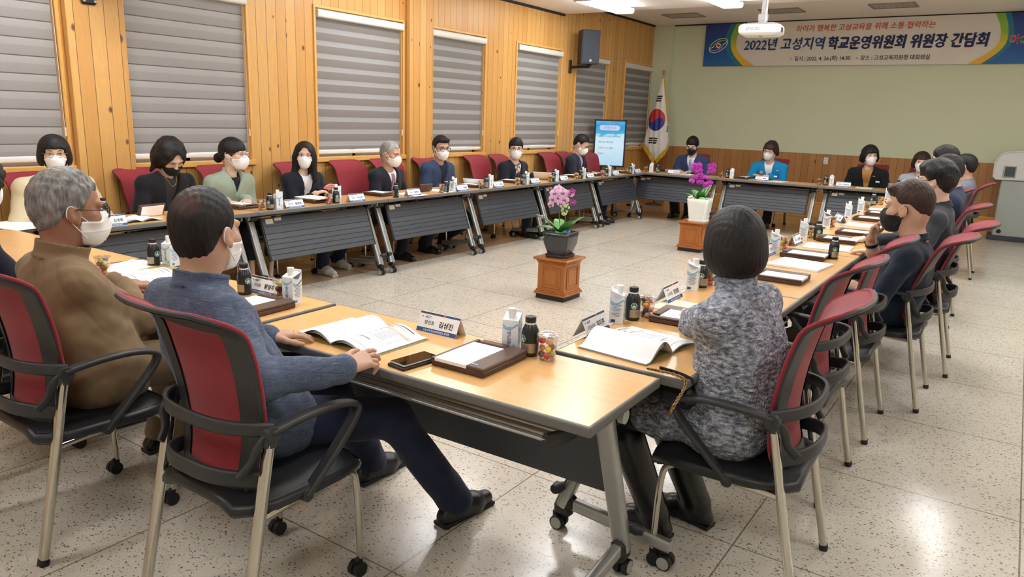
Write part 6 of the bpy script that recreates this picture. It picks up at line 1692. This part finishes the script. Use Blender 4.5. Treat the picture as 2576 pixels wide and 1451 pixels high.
fl = lambda z: float(np.interp(z, [p[0] for p in LFT], [p[1] for p in LFT])); fr_ = lambda z: float(np.interp(z, [p[0] for p in RGT], [p[1] for p in RGT]))
def fy(x, z):
    w = max(.02, (fr_(z)-fl(z))/2); c = (fr_(z)+fl(z))/2; q = max(-1, min(1, (x-c)/w))
    return -.025-.07*math.sqrt(max(0, 1-q*q))*min(1, w/.15)-.007*math.sin(x*60+z*3)*min(1, w/.1)
def fp(x, z, o=0.0): return (x, fy(x, z)-o, z)
b = MB()
b.grid(lambda u, v: (lambda z: fp(fl(z)+u*(fr_(z)-fl(z)), z))(.83+1.5*v), 30, 50, 0)
b.grid(lambda u, v: (lambda z: (lambda x: (x, .03, z))(fl(z)+(1-u)*(fr_(z)-fl(z))))(.83+1.5*v), 12, 30, 0)
flg = b.obj('cloth', m_cloth('flag_white_satin', (232, 230, 222), .03, 120, .5, .05), T)
b = MB()
for sd, fn, zt in ((-1, LFT[:3], 0), (1, RGT[:4], 0)):
    P_ = [(p[1], p[0]) for p in fn]
    for (xa, za), (xb, zb) in zip(P_[:-1], P_[1:]): b.grid(lambda u, v: (lambda x, z: (x*(1+.0), fy(x, z)-.010, z-.11*v))(xa+(xb-xa)*u, za+(zb-za)*u+.035), 8, 3, 0)
b.tube([fp(fr_(z)+.004, z, -.01) for z in np.linspace(1.5, 2.3, 14)], 1.0, 6, 0, rect=(.035, .008), up=(0, 1, 0))
b.obj('gold_fringe', m_cloth('gold_fringe_thread', (214, 168, 40), .12, 300, .5, .4), T)
b = MB(); dcx, dcz, dr_ = -.045, 1.578, .172
def tg(x, z):
    """0 red, 1 blue inside the disc"""
    a = math.radians(-33); X_ = x*math.cos(a)+z*math.sin(a); Z_ = -x*math.sin(a)+z*math.cos(a); h_ = dr_/2
    if (X_+h_)**2+Z_**2 < h_*h_: return 0
    if (X_-h_)**2+Z_**2 < h_*h_: return 1
    return 0 if Z_ > 0 else 1
NR, NA = 22, 72
for i in range(NR):
    for j in range(NA):
        r0, r1, a0, a1 = dr_*i/NR, dr_*(i+1)/NR, 2*PI*j/NA, 2*PI*(j+1)/NA
        q = [(r*math.cos(a), r*math.sin(a)*1.16) for r, a in ((r0, a0), (r1, a0), (r1, a1), (r0, a1))]
        mx_, mz_ = (r0+r1)/2*math.cos((a0+a1)/2), (r0+r1)/2*math.sin((a0+a1)/2)
        b.add([fp(dcx+x, dcz+z, .003) for x, z in q], [(0, 3, 2, 1)], tg(mx_, mz_), True)
def bars(cx_, cz_, w_, gap, tilt, n=3):
    for k in range(n):
        for (u0, u1) in (((-1, -.06), (.06, 1)) if gap else ((-1, 1),)):
            z0 = cz_+.040*(1-k)
            b.grid(lambda u, v: fp(cx_+w_*(u0+(u1-u0)*u)+tilt*(z0-cz_), z0-.014+.028*v+tilt*(u-.5)*0, .003), 6, 2, 2)
bars(-.03, 1.96, .058, False, .25); bars(-.075, 1.20, .082, True, .15); bars(.175, 1.42, .008, False, 0)
b.obj('emblem_print', [flat('flag_red', (190, 40, 50), .5), flat('flag_blue', (34, 52, 140), .5), flat('flag_black', (20, 20, 24), .5)], flg)
# ------------------------------------------------------------------ plant stands and orchids
def m_stand():
    t = NT('honey_oak'); co = t.coord(); n = t.noise(t.vscale(co, (60, 60, 4)), 1.5, 4, .6)
    t.set(base=t.mix(n, srgb(186, 112, 44), srgb(142, 76, 26)), rough=.25, coat=.3); return t.m
M_OAK = m_stand()
def plant_stand(label, x, y, rz):
    T = thing('plant_stand', label, 'plant stand', (x, y, 0), rz, 'wooden plant stands'); b = MB(); b.box((0, 0, .022), (.285, .285, .044)); b.obj('plinth', M_BLACKP, T)
    b = MB(); b.box((0, 0, .185), (.27, .27, .29)); b.obj('cabinet', M_OAK, T)
    b = MB(); b.box((0, 0, .052), (.32, .32, .018), bev=.005); b.box((0, 0, .066), (.305, .305, .014), bev=.005); b.box((0, 0, .078), (.29, .29, .014), bev=.005); b.obj('base_moulding', M_OAK, T)
    b = MB(); b.box((0, 0, .325), (.285, .285, .016), bev=.005); b.box((0, 0, .339), (.30, .30, .014), bev=.005); b.box((0, 0, .359), (.345, .345, .022), bev=.007); b.obj('top_moulding', M_OAK, T)
    for k in range(4):
        b = MB(); M_ = Matrix.Rotation(k*PI/2, 4, 'Z')
        for s_ in (-1, 1): b.box((s_*.088, -.138, .20), (.018, .012, .19), M=M_, bev=.005); b.box((0, -.138, .20+s_*.087), (.19, .012, .018), M=M_, bev=.005)
        b.box((0, -.136, .20), (.13, .006, .13), M=M_, bev=.003); b.obj('side_panel', M_OAK, T)
    return T
plant_stand('oak plant stand under the pink orchid in the black pot', 1.757, 1.80, 0)
plant_stand('oak plant stand under the magenta orchid in the white pot', 1.745, 5.09, 0)
M_LEAF = NT('orchid_leaf'); t = M_LEAF; co = t.coord(); M_LEAF = t.set(base=t.mix(t.noise(co, 14.0, 3), srgb(60, 118, 62), srgb(96, 156, 74)), rough=.35, spec=.5)
M_STEM = flat('orchid_stem', (92, 96, 62), .5); M_BUD = flat('orchid_bud', (196, 208, 136), .4); M_SOIL = flat('bark_soil', (66, 50, 38), .9, var=.3, vscale=120, bump=.6)
M_PK = flat('pink_petal', (226, 186, 216), .5, var=.08); M_PKL = flat('purple_lip', (160, 60, 140), .5); M_MG = flat('magenta_petal', (186, 48, 176), .5, var=.1); M_MGL = flat('deep_magenta_lip', (120, 20, 110), .5)
def petal(b, C_, U, V_, W_, ln, wd, m, cup=.2):
    C_, U, V_, W_ = map(Vector, (C_, U, V_, W_))
    def f(u, v):
        s_ = math.sin(PI*min(1, .06+v*.97))**.6; x = (u-.5)*2*wd*s_
        return C_+U*(ln*v)+V_*x+W_*(cup*ln*(v*v)-.25*abs(x)*0+.15*ln*math.sin(v*PI)*(1-abs(2*u-1)))
    b.grid(f, 6, 7, m, True); 
def flower(T, p, d, sz, mp, ml, rot=0.0, closed=0.0):
    d = Vector(d).normalized(); a = Vector((0, 0, 1)); a = (a-d*a.dot(d)).normalized(); c = d.cross(a); b = MB()
    for k, (ang, ln, wd) in enumerate(((90, 1, .42), (210, .95, .40), (330, .95, .40), (10, 1.05, .62), (170, 1.05, .62))):
        t_ = math.radians(ang)+rot; U = a*math.sin(t_)+c*math.cos(t_); V_ = d.cross(U); petal(b, Vector(p)+d*(.003 if k > 2 else 0), U, V_, d, sz*ln, sz*wd, 0, .15+closed)
    for s_ in (-1, 1): U = (-a*.6+c*s_*.7).normalized(); petal(b, Vector(p)+d*.006, U, d.cross(U), d, sz*.42, sz*.2, 1, .8)
    b.ell(Vector(p)+d*.010-a*sz*.18, (sz*.14, sz*.14, sz*.2), 1, 8, 6); b.ell(Vector(p)+d*.012, (sz*.09,)*3, 2, 8, 6)
    b.obj('flower', [mp, ml, M_EMB[0]], T)
def leaf(T, base, az, ln, wd, up, droop, tw=.0):
    b = MB(); dx, dy = math.cos(az), math.sin(az)
    def f(u, v):
        r = ln*v*(1-.12*v); z = up*ln*v-droop*ln*v*v; q = (u-.5)*2; s_ = wd*1.5*math.sin(PI*(.08+.92*v)**.8)**.55
        fold = .25*abs(q)*s_; return (base[0]+dx*r-dy*q*s_, base[1]+dy*r+dx*q*s_, base[2]+z+fold+tw*q*s_)
    b.grid(f, 9, 14, 0, True); b.grid(lambda u, v: tuple(Vector(f(1-u, v))-Vector((0, 0, .0025))), 9, 14, 0, True); b.obj('leaf', M_LEAF, T)
def pot(T, w0, w1, h, mat, saucer, rim=True):
    b = MB(); def_ = []
    prof = [(w0, .012), (w0*1.10, h*.18), (w1*.96, h*.55), (w1*.99, h*.78), (w1, h*.80), (w1*1.02, h), (w1*.93, h), (w1*.9, h*.9)] if rim else [(w0, .012), (w1*.97, h*.8), (w1, h), (w1*.93, h), (w1*.9, h*.9)]
    vs = []; n = 28
    for w_, z in prof: vs += [(x, y, z) for x, y in rr(w_, w_, w_*.13)]
    b.add(vs, [(k*n+i, k*n+(i+1) % n, (k+1)*n+(i+1) % n, (k+1)*n+i) for k in range(len(prof)-1) for i in range(n)], 0, True); b.add(vs[:n], [tuple(range(n))[::-1]], 0)
    b.obj('pot', mat, T)
    b = MB(); b.prism(rr(w1*.92, w1*.92, w1*.12), h*.86, h*.90, 0); b.obj('soil', M_SOIL, T)
    b = MB(); b.prism(rr(w0*saucer, w0*saucer, w0*.24), 0, .014, 0); b.prism(rr(w0*saucer*1.07, w0*saucer*1.07, w0*.26), .012, .026, 0); b.obj('saucer', mat, T)
T = thing('potted_orchid', 'pale pink orchid in a black pot on the nearer oak stand', 'potted plant', (1.757, 1.80, .370), .06)
pot(T, .165, .245, .225, flat('black_glossy_pot', (44, 47, 52), .25, coat=.3), 1.22)
for az, ln, wd, up, dr__ in ((-2.6, .26, .040, .95, .35), (-2.9, .26, .036, .45, .30), (-.5, .25, .040, .85, .25), (-1.2, .15, .034, .5, .5), (.6, .23, .032, .95, .3), (2.2, .24, .036, .8, .4), (-2.2, .20, .034, .25, .45)): leaf(T, (0, 0, .205), az, ln, wd, up, dr__)
st1 = smooth_path([(0, 0, .2), (-.03, 0, .36), (-.01, -.02, .5), (.03, -.03, .56), (.10, -.03, .55)], 2); st2 = smooth_path([(.01, .01, .2), (.03, .01, .34), (.05, -.01, .44), (.09, -.02, .52)], 2); st3 = smooth_path([(0, -.01, .2), (-.05, -.05, .27), (-.10, -.07, .31), (-.125, -.08, .335)], 2)
for st_ in (st1, st2, st3): b = MB(); b.tube(st_, .0035, 6, 0); b.obj('flower_stem', M_STEM, T)
for p, d_, sz, rt_ in (((-.075, -.03, .50), (-.2, -1, .1), .046, .1), ((-.05, -.05, .555), (.1, -1, .2), .048, -.2), ((-.01, -.045, .52), (.2, -1, 0), .050, .15), ((.025, -.05, .565), (.25, -1, .25), .046, 0), ((.045, -.055, .51), (.3, -1, -.1), .046, .3), ((-.03, -.03, .59), (.1, -1, .4), .042, 0), ((.02, -.06, .475), (.1, -1, -.2), .044, .2), ((-.095, -.02, .45), (-.4, -1, 0), .042, -.2), ((.09, -.05, .56), (.6, -1, .1), .040, .2)): flower(T, p, d_, sz, M_PK, M_PKL, rt_)
flower(T, (.115, -.05, .49), (.9, -.6, 0), .034, M_PKL, M_PKL, 0, .5); flower(T, (.105, -.05, .58), (.9, -.5, .2), .032, M_PKL, M_PKL, 0, .5); flower(T, (-.13, -.085, .34), (-.7, -.7, .2), .030, M_PK, M_PKL, 0, .6)
for i in range(14):
    b = MB(); p = (.02+.085*random.random(), -.05-.03*random.random(), .38+.09*random.random()); r_ = .0075+.005*random.random(); b.ell(p, (r_, r_, r_*1.25), 0, 10, 7); b.obj('bud', M_BUD, T)
b = MB(); b.ell((0, 0, .012), (.042, .032, .036), 0, 18, 12); tag(b.obj('glass_pebble', flat('blue_marbled_glass', (40, 92, 120), .12, var=.5, vscale=40, coat=.5), loc=(1.83, 1.765, .575), rotz=.4), 'shiny blue pebble on the soil of the black pot', 'pebble')
T = thing('potted_orchid', 'magenta orchid in a white square pot on the farther oak stand', 'potted plant', (1.795, 5.06, .370), .1)
pot(T, .195, .265, .285, flat('white_ceramic_pot', (228, 228, 222), .35), 1.12, False)
for az, ln, wd, up, dr__ in ((-2.9, .22, .034, .55, .25), (1.2, .22, .036, 1.1, .2), (-.2, .24, .026, .65, .3), (2.4, .22, .034, .8, .3), (-1.3, .2, .034, .9, .3)): leaf(T, (0, 0, .26), az, ln, wd, up, dr__)
for st_ in ([(0, 0, .26), (-.02, 0, .45), (-.02, -.03, .62), (-.08, -.04, .60)], [(.03, 0, .26), (.06, 0, .5), (.07, -.02, .66), (.12, -.03, .63)], [(.02, 0, .26), (.09, .0, .42), (.12, -.02, .44)]): b = MB(); b.tube(smooth_path(st_, 2), .0038, 6, 0); b.obj('flower_stem', M_STEM, T)
rn = random.Random(4)
for cx_, cz_, n_, sp in ((-.05, .645, 11, .07), (.125, .635, 5, .035), (-.06, .525, 7, .075), (.03, .50, 4, .05), (.11, .44, 3, .03)):
    for i in range(n_): flower(T, (cx_+rn.uniform(-sp, sp), -.05-.05*rn.random(), cz_+rn.uniform(-.045, .06)), (rn.uniform(-.6, .6), -1, rn.uniform(-.2, .4)), rn.uniform(.034, .046), M_MG, M_MGL, rn.uniform(-.4, .4))
b = MB(); b.ell((0, 0, .015), (.048, .036, .034), 0, 16, 10); tag(b.obj('glass_pebble', flat('green_marbled_glass', (130, 206, 110), .2, var=.25, vscale=60), loc=(1.85, 4.97, .633)), 'bright green pebble on the soil of the white pot', 'pebble')
b = MB()
for k in range(7): a = k*.9; b.ell((.022*math.cos(a), .018*math.sin(a), .012+.006*k), (.026-.002*k, .022-.002*k, .016), 0, 10, 7)
for k in range(6): a = k*1.05; b.cyl((.02*math.cos(a), .02*math.sin(a), .03), (.045*math.cos(a), .045*math.sin(a), .045), .008, .001, 6, 0)
tag(b.obj('seashell', flat('white_seashell', (236, 232, 220), .5, var=.08), loc=(1.715, 4.96, .630)), 'white spiky seashell on the soil of the white pot', 'seashell')
# ------------------------------------------------------------------ lectern, outlet
M_LECG = flat('lectern_grey', (168, 174, 168), .45); M_LECW = flat('lectern_pale_grey', (214, 216, 212), .4)
T = thing('lectern', 'grey electronic lectern cut by the right picture edge', 'lectern', (4.74, 9.36, 0), .03)
XZ = Matrix(((1, 0, 0, 0), (0, 0, 1, 0), (0, 1, 0, 0), (0, 0, 0, 1)))
b = MB(); b.box((.36, .27, .03), (.80, .56, .06), bev=.008); b.obj('base', flat('lectern_base_dark', (58, 64, 70), .5), T)
b = MB(); b.box((.37, .27, .475), (.70, .48, .83), bev=.012); bd = b.obj('body', M_LECG, T)
b = MB()
for x, z in ((.16, .79), (.26, .64), (.36, .49)): b.cyl((x, .03, z), (x, .022, z), .020, n=18); b.cyl((x, .022, z), (x, .019, z), .010, n=12)
b.obj('round_cap', M_GREYM, bd)
b = MB(); b.cyl((.10, .031, .13), (.10, .026, .13), .032, n=20); b.obj('cable_hole', M_DARK, bd)
pf = [(-.06, .90), (-.09, .93), (-.095, 1.13), (-.04, 1.25), (.03, 1.285), (.24, 1.31), (.40, 1.12), (.66, 1.10), (.66, .90)]
b = MB(); vs = [(x, .0, z) for x, z in pf]+[(x, .54, z) for x, z in pf]; n = len(pf)
b.add(vs, [tuple(range(n)), tuple(range(n, 2*n))[::-1]]+[(i, n+i, n+(i+1) % n, (i+1) % n) for i in range(n)], 0); b.tube([(x, .0, z) for x, z in pf], .012, 8, 0, closed=True); b.obj('console', M_LECW, T)
b = MB(); b.box((.10, -.010, 1.01), (.155, .012, .165), 1, bev=.004); b.box((.105, -.017, 1.01), (.125, .010, .14), 0, bev=.003); b.obj('side_window', [flat('dark_smoked_panel', (70, 78, 82), .2), M_GREYM], T)
b = MB(); b.box((.43, -.02, 1.10), (.22, .10, .07), bev=.02); b.obj('armrest_box', M_WHITE_PL, T)
b = MB(); b.box((.33, .27, 1.225), (.02, .5, .26), M=Matrix.Translation((.33, 0, 1.225)) @ Matrix.Rotation(-.72, 4, 'Y') @ Matrix.Translation((-.33, 0, -1.225)), bev=.004); b.cyl((.30, .06, 1.25), (.36, .04, 1.31), .006, n=8); b.obj('desk_monitor', M_BLACKP, T)
T = thing('wall_outlet', 'white double wall outlet on the wainscot right of the bright blue jacket', 'outlet', (2.18, YB-.03, .99))
b = MB(); b.box((0, 0, 0), (.075, .012, .115), bev=.003); op = b.obj('cover_plate', M_WHITE_PL, T)
for s_ in (-1, 1): b = MB(); b.cyl((0, -.007, s_*.026), (0, -.0085, s_*.026), .019, n=18); b.obj('socket', M_LECW, op)
# ------------------------------------------------------------------ badges and small wearables
bpy.context.view_layer.update()
def on_chest(pp, objname, x, z, fn):
    for ch in pp['root'].children:
        if ch.name.split('.')[0] == objname:
            ok, loc, nr, _ = ch.ray_cast(Vector((x, 1.0, z)), Vector((0, -1, 0)))
            if ok: fn(loc, nr)
            return
def badge(pp, x, z, w_=.085, h_=.03):
    def f(loc, nr):
        b = MB(); M_ = frame(loc+nr*.003, (1, 0, 0), nr); b.box((0, 0, 0), (w_, h_, .003), 0, M=M_, bev=.001); b.box((0, h_*.25, .0018), (w_*.9, h_*.3, .0006), 1, M=M_); b.obj('name_badge', [M_PAPER, M_WAVE], pp['root'])
    on_chest(pp, 'jacket', x, z, f)
badge(P[10], -.125, P[10]['N'][2]-.20); badge(P[11], -.135, P[11]['N'][2]-.19); badge(P[10], -.11, P[10]['N'][2]-.12, .03, .012); badge(P[11], -.10, P[11]['N'][2]-.11, .03, .010); badge(P[9], -.115, P[9]['N'][2]-.12, .018, .018)
# gold necklace of the woman in black blazer
N_ = P[2]['N']; b = MB(); pts = []
for i in range(15):
    a = (i/14.-.5)*2; x = N_[0]+a*.05; z = N_[2]-.02-.075*(1-a*a); pts.append((x, z))
for ch in P[2]['root'].children:
    if ch.name.split('.')[0] in ('body', 'shirt'):
        q = []
        for x, z in pts:
            best = None
            for c2 in P[2]['root'].children:
                if c2.name.split('.')[0] in ('body', 'shirt'):
                    ok, loc, nr, _ = c2.ray_cast(Vector((x, 1.0, z)), Vector((0, -1, 0)))
                    if ok and (best is None or loc.y > best.y): best = loc
            if best is not None: q.append(best+Vector((0, .004, 0)))
        if len(q) > 4: b.tube(q, .0018, 5, 0); b.obj('necklace', M_GOLD, P[2]['root'])
        break
# ring on the left hand of the man in melange blazer
c_ = P[19]['caps'][-1][4+2*3]; a_, b_ = Vector(c_[0]), Vector(c_[1]); d_ = (b_-a_).normalized(); u_ = d_.orthogonal().normalized(); w_ = d_.cross(u_); m_ = a_.lerp(b_, .45)
b = MB(); b.tube([m_+(u_*math.cos(t*PI/10)+w_*math.sin(t*PI/10))*.0102 for t in range(20)], .0022, 6, 0, closed=True); b.obj('finger_ring', M_GOLD, P[19]['root'])
